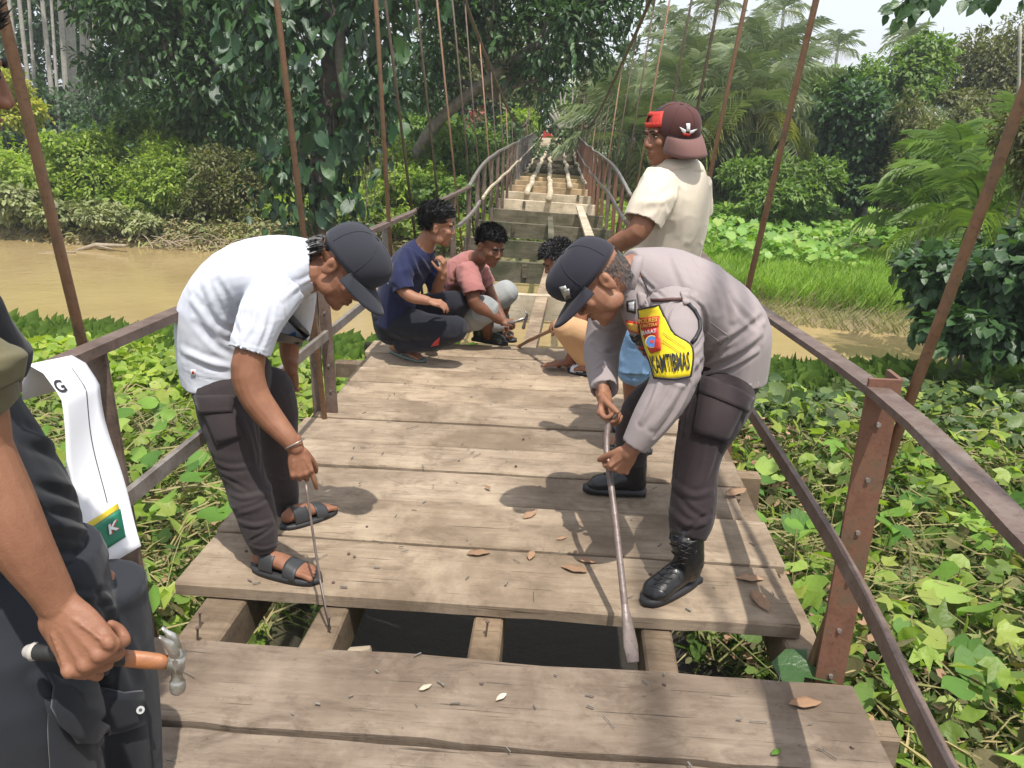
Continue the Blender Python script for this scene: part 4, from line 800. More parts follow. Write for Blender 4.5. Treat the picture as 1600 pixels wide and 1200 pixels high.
# ------------------------------------------------------------------ people
def V3(*a): return Vector(a)
def rotf(f, u):
    """frame with y=f (forward), z~u"""
    f = Vector(f).normalized(); u = Vector(u); x = f.cross(u).normalized(); z = x.cross(f); return Matrix((x, f, z)).transposed()
def fuse(mb, voxel, smooth=4, cups=(), dents=(), fold=None, creases=(), name='m', factor=.5):
    """join overlapping closed shapes into one continuous skin"""
    me = mb.mesh(name); o = bpy.data.objects.new('tmp', me); COL.objects.link(o)
    r = o.modifiers.new('r', 'REMESH'); r.mode = 'VOXEL'; r.voxel_size = voxel; r.use_smooth_shade = True
    if smooth: s = o.modifiers.new('s', 'SMOOTH'); s.iterations = smooth; s.factor = factor
    dg = bpy.context.evaluated_depsgraph_get(); dg.update(); out = bpy.data.meshes.new_from_object(o.evaluated_get(dg)); bpy.data.objects.remove(o)
    n = len(out.vertices); co = np.empty(n*3, np.float32); out.vertices.foreach_get('co', co); co = co.reshape(-1,3).astype(float)
    if fold:
        nr = np.empty(n*3, np.float32); out.vertices.foreach_get('normal', nr); nr = nr.reshape(-1,3)
        for (amp, scale, stretch) in fold:
            q = co*scale*np.array(stretch); wq = q + .6*np.stack([vnoise(q*.7+11), vnoise(q*.7+23), vnoise(q*.7+37)], -1)
            h = np.exp(-(vnoise(wq)*7)**2) - .35 + .5*vnoise(wq*.5); msk = np.clip(vnoise(co*3.1+5)*3+.6, .1, 1)
            co += nr*(amp*h*msk)[:,None]
    if creases:
        nr = np.empty(n*3, np.float32); out.vertices.foreach_get('normal', nr); nr = nr.reshape(-1,3); bv0 = BVHTree.FromPolygons([v.co.copy() for v in out.vertices], [tuple(p.vertices) for p in out.polygons]); base_ = co.copy()
        for ci, (pl, wd, amp) in enumerate(creases):
            pl = [tuple(q[:2]) for q in catmull([(a, b_, 0) for a, b_ in pl], 5)]; P3 = []
            for (x, y) in pl:
                h = bv0.ray_cast(CO, ray(x, y).normalized())
                if h[0] is not None: P3.append(np.array(h[0]))
            if len(P3) < 2: continue
            d2 = np.full(n, 9.0); tt = np.zeros(n)
            for i in range(len(P3)-1):
                a = P3[i]; e = P3[i+1]-a; L2 = max(e @ e, 1e-9)
                if L2 > .01: continue
                t = np.clip(((base_-a) @ e)/L2, 0, 1); q = np.linalg.norm(base_ - a - t[:,None]*e, axis=1); k = q < d2; d2[k] = q[k]; tt[k] = (i+t[k])/(len(P3)-1)
            taper = np.sin(np.pi*np.clip(tt*.9+.05, 0, 1))**.5; side = np.exp(-(d2/wd)**2) - .55*np.exp(-((d2-wd*1.7)/(wd*.8))**2)
            co += nr*(amp*side*taper)[:,None]
    for c, rad, vec in dents:
        d = np.linalg.norm(co - np.array(c), axis=1); co += np.exp(-(d/rad)**2)[:,None]*np.array(vec)
    for (p, nv, rad, depth) in cups:
        p = np.array(p); nv = np.array(Vector(nv).normalized()); s = (co-p) @ nv; rv = co - p - s[:,None]*nv; rr = np.linalg.norm(rv, axis=1)
        k = (s > -.002) & (s < .022) & (rr < rad*1.35)
        if k.any():
            q = np.clip(rr[k]/rad, 0, 1.3); mx = np.percentile(q, 97) if k.sum() > 10 else 1; q = q/max(mx, .2)
            ins = -depth*np.clip(1-q**5, 0, 1); co[k] = p + rv[k] + nv*(ins)[:,None]
    out.vertices.foreach_set('co', co.astype(np.float32).ravel()); out.update(); return out
def limb(mb, pts, rad, side=None, k=3, n=16, ends=True):
    """smooth tapering limb; rad list of floats or pairs"""
    c = catmull(pts, k); rr = [r if isinstance(r, tuple) else (r, r) for r in rad]; c2 = catmull([(a, b_, 0) for a, b_ in rr], k)
    mb.tube([Vector(p) for p in c], [(max(q[0], .003), max(q[1], .003)) for q in c2], n, side, 0, ends)
def hand(mb, W, d, n, ths, curl=(20,30,20), sc=1.0, thumb=(.45,.55,.35), curls=None, nails=None, tcurl=30):
    """W wrist, d towards fingers, n out of the palm, ths side of thumb (+1/-1)"""
    W = Vector(W); d = Vector(d).normalized(); n = Vector(n); n = (n - d*n.dot(d)).normalized(); l = d.cross(n)*ths
    limb(mb, [W - d*.035*sc, W, W + d*.035*sc, W + d*.085*sc + n*.002], [(.027*sc,.02*sc), (.027*sc,.019*sc), (.037*sc,.0165*sc), (.041*sc,.0135*sc)], l)
    mb.ell(W + d*.035*sc + l*.024*sc + n*.012*sc, (.02*sc,.03*sc,.014*sc), rotf(d, n))
    fl = [(.031,.073), (.0105,.082), (-.0105,.076), (-.031,.060)]; tips = []
    for i, (off, L) in enumerate(fl):
        kp = W + d*(.086 - abs(off)*.25)*sc + l*off*sc; mb.ell(kp - n*.0075*sc, (.0088*sc,.011*sc,.0085*sc), rotf(d, n)); limb(mb, [W + d*.03*sc + l*off*.55*sc - n*.0155*sc, kp - n*.011*sc], [.0022*sc,.0035*sc], l, 2, 6)
        c = (curls[i] if curls else curl); p = W + d*(.088 - abs(off)*.25)*sc + l*off*sc; a = 0; dd = d; pts = [p - d*.02*sc, p]; sp = l*off*1.4; 
        for seg_, ang in zip((.45,.3,.25), c):
            a += R(ang); dr = (d*math.cos(a) + n*math.sin(a) + sp*math.cos(a)*1.2).normalized(); p = p + dr*L*seg_*sc; pts.append(p)
        r0 = (.0086,.0089,.0086,.0075)[i]*sc; limb(mb, pts, [r0*1.02, r0*1.08, r0, r0*.95, r0*.8], l, 3, 10)
        if nails is not None:
            a -= 0; nn = (-n*math.cos(a) + d*math.sin(a)); nails.append((p - dr*.006*sc + nn*r0*.8, dr, nn, r0))
    t0 = W + d*.022*sc + l*.026*sc + n*.008*sc; td = (d*thumb[0] + l*thumb[1] + n*thumb[2]).normalized(); t1 = t0 + td*.042*sc
    ax = (td*math.cos(R(tcurl)) + (d*.6 + n*.5 - l*.4).normalized()*math.sin(R(tcurl))).normalized(); t2 = t1 + ax*.032*sc; ax2 = (ax*math.cos(R(tcurl*.7)) + (d*.3+n*.4-l*.7).normalized()*math.sin(R(tcurl*.7))).normalized(); t3 = t2 + ax2*.024*sc
    limb(mb, [t0 - td*.012*sc, t0, t1, t2, t3], [.015*sc,.015*sc,.0115*sc,.0108*sc,.0085*sc], n, 3, 10)
def head(mb, C, M, s=1.0, jaw=1.0):
    """head solids in local frame (x right, y face, z up); returns dents"""
    def L(x, y, z): return C + M @ (Vector((x, y, z))*s)
    mb.ell(L(0,-.012,.042), tuple(q*s for q in (.076,.096,.080)), M, 20, 14); mb.ell(L(0,.022,-.022), tuple(q*s for q in (.064*jaw,.068,.078)), M, 18, 12)
    mb.ell(L(0,.045,-.075), tuple(q*s for q in (.040*jaw,.040,.034)), M); mb.ell(L(0,.068,-.094), tuple(q*s for q in (.021,.018,.016)), M)
    for sx in (-1, 1):
        mb.ell(L(sx*.047*jaw,.012,-.062), tuple(q*s for q in (.02,.036,.028)), M); mb.ell(L(sx*.038,.064,-.018), tuple(q*s for q in (.024,.021,.02)), M)
        mb.ell(L(sx*.079,-.008,-.004), tuple(q*s for q in (.007,.019,.031)), M @ Matrix.Rotation(sx*.35, 3, 'Z') @ Matrix.Rotation(-.2, 3, 'X')); mb.ell(L(sx*.081,-.016,.008), tuple(q*s for q in (.009,.012,.02)), M)
        mb.ell(L(sx*.0135,.093,-.028), tuple(q*s for q in (.0105,.0115,.0085)), M); mb.ell(L(sx*.028,.081,.027), tuple(q*s for q in (.023,.012,.008)), M)
    mb.tube([L(0,.080,.022), L(0,.091,-.002), L(0,.1005,-.024)], [(.008*s,.009*s),(.0095*s,.010*s),(.013*s,.0105*s)], 10, M.col[0], 0, True)
    mb.ell(L(0,.0835,-.052), tuple(q*s for q in (.024,.011,.0075)), M); mb.ell(L(0,.0815,-.066), tuple(q*s for q in (.021,.011,.008)), M); mb.ell(L(0,.072,-.055), tuple(q*s for q in (.034,.018,.022)), M)
    yv = M.col[1]
    return [(tuple(L(sx*.031,.092,.008)), .015*s, tuple(yv*-.010*s)) for sx in (-1,1)] + [(tuple(L(0,.095,-.0592)), .0045*s, tuple(yv*-.004*s)), (tuple(L(0,.088,-.079)), .010*s, tuple(yv*-.004*s))] + [(tuple(L(sx*.09,-.002,-.002)), .009*s, tuple(M.col[0]*-sx*.006*s)) for sx in (-1,1)]
def face_bits(par, C, M, s=1.0, lip=True, smile=0, squint=.7):
    def L(x, y, z): return C + M @ (Vector((x, y, z))*s)
    for sx in (-1, 1):
        mb = MB(); mb.ell(L(sx*.031,.080,.008), tuple(q*s for q in (.0125,.0075,.0055*squint)), M); e = mb.build('eye', 'eye_white', par, True)
        mb = MB(); mb.ell(L(sx*.031-.001,.0862,.008), tuple(q*s for q in (.0056,.0036,.0056*squint)), M); mb.build('iris', 'eye_dark', e, True)
        mb = MB(); mb.tube([L(sx*.0175,.0850,.0160), L(sx*.031,.0865,.0175), L(sx*.045,.0775,.0135)], [.0022*s,.0026*s,.0015*s], 6, None, 0, True); mb.build('eyelid', 'brow_hair', e, True)
        mb = MB(); mb.tube([L(sx*.014,.0955,.027), L(sx*.03,.0935,.0325), L(sx*.05,.077,.026)], [(.004*s,.0025*s),(.0046*s,.003*s),(.002*s,.002*s)], 6, None, 0, True); mb.build('eyebrow', 'brow_hair', par, True)
        mb = MB(); mb.ell(L(sx*.0075,.0985,-.0335), tuple(q*s for q in (.004,.004,.0022)), M); mb.build('nostril', 'brow_hair', par, True)
    if lip:
        for z0, y0, hw, rr in ((-.0535,.0930,.0225,.0030), (-.0645,.0910,.019,.0040)):
            mb = MB(); mb.tube([L(-hw,y0-.015,z0+smile*.006), L(-hw*.45,y0-.002,z0+.001), L(0,y0,z0), L(hw*.45,y0-.002,z0+.001), L(hw,y0-.015,z0+smile*.006)], [.0015*s,rr*s,rr*s,rr*s,.0015*s], 8); mb.build('lip', 'lip_skin', par, True)
        if smile > .5:
            mb = MB(); mb.tube([L(-.015,.089,-.0575), L(0,.0945,-.059), L(.015,.089,-.0575)], [.002*s,.0035*s,.002*s], 8); mb.build('teeth', 'teeth_white', par, True)
def hair(par, C, M, s=1.0, mat='hair_black', zcut=.02, length=.03, n=900, curl=0, back=-.055, fuzz=1.0, vol=1.0, up=.5):
    """scalp shell plus many short strands"""
    mb = MB(); mb.ell(C + M @ (Vector((0,-.016,.05))*s), tuple(q*s*vol for q in (.083,.1,.084)), M, 22, 16)
    me = mb.mesh(); co = np.array([v.co for v in me.vertices]); Mi = np.array(M.inverted()); Lc = ((co - np.array(C)) @ Mi.T)/s
    lim = np.where(Lc[:,1] > .03, .062, np.where(Lc[:,1] > -.03, .030, back)); low = Lc[:,2] < lim; Lc[low] = Lc[low]*np.array([.82,.82,1]); Lc[low,2] = np.maximum(Lc[low,2], lim[low]-.008)
    Lc *= (1+.05*fbm(Lc*40, 2))[:,None]; co = np.array(C) + (Lc*s) @ np.array(M).T; me.vertices.foreach_set('co', co.astype(np.float32).ravel()); me.update()
    h = link('hair', me, mat, par, True); d = rand_dir(n*3); pos = d*np.array([.082,.099,.083])*vol + np.array([0,-.016,.05])
    k = (pos[:,2] > np.where(pos[:,1] > .03, .066, np.where(pos[:,1] > -.03, .034, back))); pos, d = pos[k][:n], d[k][:n]
    tip = d*.7 + np.array([0,.45,.1+up]) + curl*rand_dir(len(d)) + .35*rand_dir(len(d))
    Mn = np.array(M); o = leaves('strand', np.array(C) + (pos*s) @ Mn.T, tip @ Mn.T, d @ Mn.T, length*s*(.6+.8*RNG.random(len(pos))), NARROW, mat, h, 1.2*fuzz); o['kind'] = 'stuff'
    return h
def cap(par, C, M, mat, vmat=None, s=1.0, brim=.075, z0=.045, droop=.02, tall=1.0, tilt=0, name='cap', boxy=.0, bw=1.0, backopen=None):
    """baseball cap; brim forward (+y)"""
    Mr = M @ Matrix.Rotation(tilt, 3, 'X')
    def L(x, y, z): return C + Mr @ (Vector((x, y, z))*s)
    nu, nv = 36, 12; mb = MB(); vs = []; fs = []
    for j in range(nv+1):
        th = (math.pi/2)*j/nv
        for i in range(nu):
            ph = 2*math.pi*i/nu; cx, sy = math.cos(ph), math.sin(ph); ct = math.cos(th)**(.72); st = math.sin(th)**(.92)
            fb = 1 + boxy*max(0, sy)*math.sin(th*2)*.35
            vs.append(L(.088*cx*ct, -.008 + .106*sy*ct*fb, z0 + .098*tall*st*(1+boxy*.25*max(0,sy)*math.cos(th))))
    for j in range(nv):
        for i in range(nu): a = j*nu+i; b_ = j*nu+(i+1) % nu; fs.append((a, b_, b_+nu, a+nu))
    # inner wall
    k = len(vs)
    for i in range(nu):
        ph = 2*math.pi*i/nu; vs.append(L(.083*math.cos(ph), -.008+.101*math.sin(ph), z0+.002))
    for i in range(nu):
        ph = 2*math.pi*i/nu; vs.append(L(.078*math.cos(ph), -.008+.096*math.sin(ph), z0+.03))
    for i in range(nu): b_ = (i+1) % nu; fs += [(i, k+i, k+b_, b_), (k+i, k+nu+i, k+nu+b_, k+b_)]
    mb.add(vs, fs); c = mb.build(name, mat, par, True)
    g = []
    for j in range(8):
        v = j/7; row = []
        for i in range(19):
            t = -1 + 2*i/18; ph = math.pi/2 - t*R(62); ax, ay = .088*math.cos(ph), -.008+.106*math.sin(ph)
            ext = brim*(1-abs(t)**3.2)**.8*v; row.append(L(ax*(1+.12*v*bw), ay + ext, z0 + .004 - (ax/.088)**2*.022*v - droop*v*v))
        g.append(row)
    mb = MB(); mb.sheet(g, .004*s); b_ = mb.build('brim', vmat or mat, c, True)
    mb = MB(); mb.tube([L(.089*math.cos(math.pi/2-t*R(62)), -.008+.107*math.sin(math.pi/2-t*R(62)), z0+.007) for t in np.linspace(-1,1,19)], .0016*s, 5); mb.build('seam', 'ink_black', c, True)
    mb = MB(); mb.ell(L(0,-.008,z0+.0985*tall), (.009*s,.009*s,.004*s), Mr); mb.build('top_button', mat, c, True)
    for a in (0, 60, 120, 180, 240, 300):
        mb = MB(); pts = []
        for j in range(1, 12):
            th = (math.pi/2)*j/12; ph = R(a+30); ct = math.cos(th)**.72; st = math.sin(th)**.92; fb = 1 + boxy*max(0, math.sin(ph))*math.sin(th*2)*.35
            pts.append(L(.0885*math.cos(ph)*ct, -.008+.1065*math.sin(ph)*ct*fb, z0+.0985*tall*st*(1+boxy*.25*max(0,math.sin(ph))*math.cos(th))))
        mb.tube(pts, .0012*s, 4); mb.build('panel_seam', mat, c, True)
    return c, L
def bvh_of(o_or_me):
    me = o_or_me.data if hasattr(o_or_me, 'data') else o_or_me
    return BVHTree.FromPolygons([v.co.copy() for v in me.vertices], [tuple(p.vertices) for p in me.polygons])
def drape(bv, pts, off):
    """project rows of photo pixels on a surface along the line of sight, lifted off it"""
    out = []
    for row in pts:
        r_ = []
        for (x, y) in row:
            d = ray(x, y).normalized(); h = bv.ray_cast(CO, d)
            if h[0] is None: h = bv.find_nearest(CO + d*2.7); 
            nn = h[1] if h[1].dot(d) < 0 else -h[1]; r_.append(h[0] + nn*off)
        out.append(r_)
    return out
def drape_taut(bv, pts, off, it=14):
    D = [[ray(x, y).normalized() for x, y in row] for row in pts]; T0 = np.array([[(bv.ray_cast(CO, d)[3] or 3.0) for d in row] for row in D]); T1 = T0.copy()
    for _ in range(it):
        q = np.pad(T1, 1, mode='edge'); T1 = np.minimum(T0, .3*T1 + .7*(q[:-2,1:-1]+q[2:,1:-1]+q[1:-1,:-2]+q[1:-1,2:])/4)
    return [[CO + D[i][j]*(T1[i,j]-off) for j in range(len(D[i]))] for i in range(len(D))]
def quadgrid(a, b_, c, d, m=8, n=8):
    """bilinear pixel grid a(top-left) b(top-right) c(bottom-right) d(bottom-left)"""
    g = []
    for i in range(m):
        v = i/(m-1); g.append([((a[0]*(1-u)+b_[0]*u)*(1-v)+(d[0]*(1-u)+c[0]*u)*v, (a[1]*(1-u)+b_[1]*u)*(1-v)+(d[1]*(1-u)+c[1]*u)*v) for u in [j/(n-1) for j in range(n)]])
    return g
def patch(name, mat, par, bv, corners, th=.003, off=.003, m=8, n=8):
    g = drape(bv, quadgrid(*corners, m, n), off); mb = MB(); mb.sheet(g, th); return mb.build(name, mat, par, True)
_font = {}
def text_on(name, s, mat, par, bv, corners, off=.006, bold=.02, depth=None):
    """lettering: flat glyph outlines laid on the surface inside a pixel quad"""
    cu = bpy.data.curves.new('t', 'FONT'); cu.body = s; cu.offset = bold; cu.resolution_u = 2; o = bpy.data.objects.new('t', cu); COL.objects.link(o)
    dg = bpy.context.evaluated_depsgraph_get(); dg.update(); me = bpy.data.meshes.new_from_object(o.evaluated_get(dg)); bpy.data.objects.remove(o)
    bm2 = bmesh.new(); bm2.from_mesh(me); bmesh.ops.triangulate(bm2, faces=bm2.faces[:])
    for _ in range(3):
        le = [e for e in bm2.edges if e.calc_length() > .16]
        if le: bmesh.ops.subdivide_edges(bm2, edges=le, cuts=1); bmesh.ops.triangulate(bm2, faces=bm2.faces[:])
    xs_ = [v.co.x for v in bm2.verts]; ys_ = [v.co.y for v in bm2.verts]; x0, x1, y0, y1 = min(xs_), max(xs_), min(ys_), max(ys_)
    a, b_, c, d = corners
    for v in bm2.verts:
        u = (v.co.x-x0)/(x1-x0); w_ = 1-(v.co.y-y0)/(y1-y0); px = (a[0]*(1-u)+b_[0]*u)*(1-w_)+(d[0]*(1-u)+c[0]*u)*w_; py = (a[1]*(1-u)+b_[1]*u)*(1-w_)+(d[1]*(1-u)+c[1]*u)*w_
        v.co = drape(bv, [[(px, py)]], off)[0][0]
    bm2.to_mesh(me); bm2.free(); me.materials.clear(); return link(name, me, mat, par)
def foot(mb, heel, toe, up=(0,0,1), s=1.0, toes=True, ankle=None):
    """bare foot resting at heel..toe"""
    heel, toe = Vector(heel), Vector(toe); d = (toe-heel); Lg = d.length; d.normalize(); up = Vector(up); sd = d.cross(up).normalized()
    limb(mb, [heel + d*.02 + up*.03, heel + d*Lg*.25 + up*.036, heel + d*Lg*.5 + up*.03, heel + d*Lg*.78 + up*.018], [(.026*s,.027),(.031*s,.034),(.037*s,.026),(.042*s,.015)], sd, 3, 14)
    for i in range(5):
        off = (.032,.012,-.006,-.022,-.035)[i]*s; ln = (.0,-.002,-.008,-.016,-.026)[i]; r_ = (.0125,.0085,.008,.0078,.0075)[i]; a = heel + d*(Lg*.74) + sd*off*.9 + up*.015; e = toe + d*(ln-.012) + sd*off + up*.010; limb(mb, [a, (a+e)/2 + up*.004, e], [r_,r_,r_*.95], sd, 2, 8)
    if ankle is not None: limb(mb, [heel + d*.05 + up*.03, Vector(ankle)], [(.03,.034),(.029,.03)], sd, 2, 14)
def sandal(par, heel, toe, mat='sandal_black', s=1.0, straps=((.30,.030),(.64,.026)), sole='rubber_black', wd=.05, kind='sandal', flip=False, th=.022, z=0.0):
    heel, toe = Vector(heel), Vector(toe); d = toe-heel; Lg = d.length + .03; d.normalize(); sd = d.cross(Vector((0,0,1))); h0 = heel - d*.015; g = []
    for i in range(13):
        t = i/12; w_ = wd*(.72 + .28*math.sin(math.pi*(t*.9)) + .12*max(0, t-.4))*(math.sqrt(max(.02, 1-(abs(t-.5)*2)**5))); g.append([h0 + d*Lg*t + sd*w_*q + Vector((0,0,z+th/2+.001)) for q in (-1,-.5,0,.5,1)])
    mb = MB(); mb.sheet(g, th, (0,0,1)); t_ = tag(mb.build(kind, sole, None, True), None, None) if par is None else mb.build(kind, sole, par, True)
    if flip:
        a = h0 + d*Lg*.80 + Vector((0,0,z+th+.008))
        for q in (-1, 1):
            mb = MB(); c = h0 + d*Lg*.45 + sd*q*wd*.85 + Vector((0,0,z+th)); mb.tube([Vector(p) for p in catmull([a, (a+c)/2 + Vector((0,0,.032)), c], 5)], (.006,.003), 6); mb.build('strap', mat, t_, True)
    else:
        for (tc, hw) in straps:
            g = []
            for i in range(7):
                t = tc + (i/6-.5)*hw*2/Lg; hgt = float(np.interp(t, [.1,.3,.5,.7,.85], [.078,.074,.064,.046,.036])); rw = float(np.interp(t, [.1,.3,.5,.7,.9], [.037,.041,.045,.051,.05])); row = []
                for q in range(15):
                    a = math.pi*q/14; row.append(h0 + d*(Lg*t + .012*math.cos(a)) + sd*math.cos(a)*abs(math.cos(a))**-.25*rw if False else h0 + d*Lg*t + sd*math.copysign(abs(math.cos(a))**.75, math.cos(a))*rw + Vector((0,0,z+th*.6 + max(0, math.sin(a))**.75*hgt)))
                g.append(row)
            mb = MB(); mb.sheet(g, .004); mb.build('strap', mat, t_, True)
    return t_
def boot(par, heel, toe, ankle, top, mat='boot_leather', r=.05, s=1.0, laces=True, name='boot'):
    heel, toe, ankle, top = map(Vector, (heel, toe, ankle, top)); d = (toe-heel); d.z = 0; Lg = d.length; d.normalize(); up = Vector((0,0,1)); sd = d.cross(up)
    mb = MB(); limb(mb, [heel + d*.035 + up*.055, heel + d*.09 + up*.065, heel + d*Lg*.55 + up*.055, heel + d*Lg*.8 + up*.042, toe - d*.04 + up*.036], [(.036*s,.045),(.040*s,.055),(.044*s,.045),(.048*s,.034),(.040*s,.028)], sd, 3, 18)
    limb(mb, [heel + d*.06 + up*.05, ankle, (ankle+top)/2, top], [(.04*s,.05),(.044*s,.05),(r,r*1.05),(r*1.05,r*1.1)], sd, 3, 18)
    me = fuse(mb, .006, 5, cups=[(top, top-ankle, r*1.1, .03)], fold=[(.0025, 38, (1,1,2.2))]); b_ = link(name, me, mat, par, True)
    g = []
    for i in range(15):
        t = i/14; w_ = .041*s*(.8 + .22*math.sin(math.pi*(t*.95)) )*(math.sqrt(max(.03, 1-(abs(t-.5)*2)**6))); g.append([heel + d*(Lg+.012)*t - d*.004 + sd*w_*q + up*(.015) for q in (-1,-.5,0,.5,1)])
    mb = MB(); mb.sheet(g, .028, (0,0,1)); mb.box(heel + d*.03 + up*.012, (.07,.06,.024), rotf(d, up)); mb.build('sole', 'rubber_black', b_, True)
    if laces:
        bv = bvh_of(me); 
        for i in range(7):
            t = i/6; c = heel + d*Lg*(.62-.34*min(1,t*1.6)) + up*(.07+.13*t) + d*.0; pts = []
            for q in (-1,-.5,0,.5,1):
                src = c + d*.12 + up*.06 + sd*q*.03; h = bv.ray_cast(src, (c - src - d*.03 + sd*q*.0).normalized())
                if h[0] is not None: pts.append(h[0] + h[1]*.003)
            if len(pts) > 2: mb = MB(); mb.tube(pts, .0028, 5); mb.build('lace', 'strap_black', b_, True)
    return b_
def person(label, loc, cat='person'):
    return tag(empty('person', loc), label, cat)
Yv = (0,1,0)
# ================================================================== man in white T-shirt
A = person('bending man in white T-shirt and black cap pushing a thin rod by the left rail', tuple(G(440,880)))
hc = P(536,420,2.60); hM = rotf((.68,-.22,-.70), (.72,.05,.69)); hs = 1.12
b = MB(); dn = head(b, hc, hM, hs)
limb(b, [P(365,590,2.6), P(350,510,2.6), P(385,445,2.6), P(440,430,2.6), P(490,425,2.6)], [(.14,.11),(.13,.10),(.15,.10),(.16,.10),(.08,.07)], Yv)
limb(b, [P(470,425,2.6), P(505,422,2.6), hc + hM @ Vector((0,-.03,-.03))], [(.065,.06),(.056,.054),(.055,.055)], Yv)
# near (right) arm, far arm
limb(b, [P(434,456,2.45), P(405,512,2.375), P(387,572,2.335), P(396,615,2.32), P(420,650,2.31), P(448,682,2.29), P(462,700,2.285)], [.044,.045,.054,.051,.045,.034,.027], None, 3)
limb(b, [P(470,440,2.84), P(458,500,2.88), P(452,545,2.90), P(455,575,2.88)], [.05,.046,.04,.028])
nl = []; hW = P(463,703,2.285)
hand(b, hW, P(474,748,2.27)-hW, (-.35,.8,-.2), 1, sc=1.0, curls=[(8,12,8),(42,50,30),(52,60,40),(58,62,40)], thumb=(.75,.35,.45), nails=nl, tcurl=18)
hand(b, P(455,577,2.88), P(451,620,2.90)-P(455,577,2.88), (0,.5,-.1), -1, sc=.95, curl=(30,40,30))
# legs
NL = [(345,610,2.50,.088),(362,667,2.46,.086),(374,722,2.44,.066),(397,790,2.42,.066),(408,835,2.41,.052),(414,858,2.41,.040)]
FL = [(420,610,2.72,.085),(434,650,2.76,.07),(436,720,2.79,.058),(444,765,2.82,.052),(448,795,2.84,.042),(452,808,2.85,.036)]
for S in (NL, FL): limb(b, [P(x,y,Y) for x,y,Y,r_ in S], [r_*.85 for *_,r_ in S], Yv)
nh, nt_ = G(398,880,.022), G(497,902,.022); fh, ft = G(443,820,.022), G(522,792,.022)
foot(b, nh, nt_, ankle=P(415,862,2.41)); foot(b, fh, ft, ankle=P(455,806,2.85))
body = link('body', fuse(b, .0036, 3, dents=dn), 'skin_mid', A, True)
face_bits(A, hc, hM, hs, smile=0)
# T-shirt
b = MB(); limb(b, [P(352,592,2.6), P(345,545,2.6), P(346,490,2.6), P(378,440,2.6), P(430,424,2.6), P(478,418,2.6), P(500,420,2.6)], [(.185,.142),(.18,.145),(.175,.143),(.185,.130),(.19,.125),(.14,.10),(.085,.075)], Yv, 4, 28, False)
limb(b, [P(438,446,2.48), P(408,498,2.39), P(388,552,2.345)], [.085,.076,.066], None, 3, 18, False); limb(b, [P(455,430,2.72), P(462,480,2.85), P(456,530,2.89)], [.09,.075,.066], None, 3, 18, False)
me = fuse(b, .006, 5, cups=[(P(390,551,2.345), P(390,552,2.345)-P(408,500,2.39), .075, .05), (P(352,590,2.6), (0.03,0,-1), .19, .05), (P(456,529,2.89), (0,0,-1), .07, .04), (P(498,420,2.6), (1,0,.05), .095, .03)], creases=[([(372,546),(371,505),(382,466),(404,448),(428,450),(442,470),(446,500),(443,532)], .006, -0.0043), ([(300,470),(335,512),(368,528)], .014, 0.0062), ([(306,505),(340,540),(366,556)], .012, -0.0062), ([(285,548),(322,566),(362,574)], .014, 0.0062), ([(340,440),(362,480),(368,520)], .012, -0.0056), ([(318,440),(338,486),(350,510)], .014, 0.0050), ([(402,470),(394,505),(378,532)], .009, 0.0043), ([(424,480),(418,515),(406,545)], .008, -0.0043), ([(440,468),(462,448),(486,436),(500,440)], .010, 0.0050), ([(448,500),(470,470),(498,456)], .009, -0.0043), ([(364,533),(390,542),(417,548)], .004, 0.0025), ([(289,578),(322,588),(362,592)], .004, 0.0025), ([(296,560),(330,575),(355,580)], .010, -0.0043), ([(380,410),(430,392),(470,385)], .02, 0.0037)], fold=[(.010, 5.5, (.9,.5,1.9))])
shirt = link('t_shirt', me, 'white_cotton', A, True); bv = bvh_of(me)
patch('chest_print', 'ink_dark', shirt, bv, [(452,545),(505,497),(508,502),(455,556)], .001, .003, 4, 10); patch('chest_print', 'ink_blue', shirt, bv, [(438,528),(462,517),(462,529),(440,538)], .001, .003, 4, 6); patch('chest_print', 'ink_red', shirt, bv, [(431,543),(442,538),(441,546),(432,550)], .001, .003, 3, 4)
patch('hem_label', 'paper_white', shirt, bv, [(299,577),(306,577),(306,588),(299,588)], .001, .003, 3, 3); patch('hem_label', 'ink_red', shirt, bv, [(301,579),(305,579),(305,583),(301,583)], .001, .005, 3, 3)
mb = MB(); hp = [P(x,y,Y) for x,y,Y in [(390,549,2.28)]]
# trousers
b = MB(); limb(b, [P(362,570,2.6), P(366,600,2.6), P(372,635,2.6)], [(.16,.128),(.165,.128),(.14,.10)], Yv, 3, 24, False)
for S in (NL, FL): limb(b, [P(x,y,Y) for x,y,Y,r_ in S], [r_*1.08+.004 for *_,r_ in S], Yv, 3, 20, 'start')
me = fuse(b, .0055, 4, cups=[(P(414,858,2.41), P(414,858,2.41)-P(408,835,2.41), .05, .03), (P(452,806,2.85), (0,0,-1), .045, .03)], creases=[([(328,715),(358,730),(392,728)], .009, 0.0040), ([(332,732),(362,752),(388,768)], .008, -0.0036), ([(345,765),(378,778),(415,770)], .009, 0.0045), ([(358,800),(390,792),(420,778)], .008, -0.0036), ([(365,812),(398,822),(434,812)], .009, 0.0045), ([(390,846),(412,834),(434,818)], .007, -0.0036), ([(384,850),(410,858),(438,850)], .007, 0.0036), ([(372,640),(392,690),(400,735)], .010, 0.0036), ([(398,650),(406,700),(410,740)], .009, -0.0036), ([(420,700),(438,712),(458,705)], .008, 0.0032), ([(424,740),(444,750),(464,742)], .008, 0.0032), ([(428,775),(446,785),(464,776)], .007, 0.0032)], fold=[(.010, 9, (.5,.5,1.9))])
tr = link('trousers', me, 'charcoal_twill', A, True); bv = bvh_of(me)
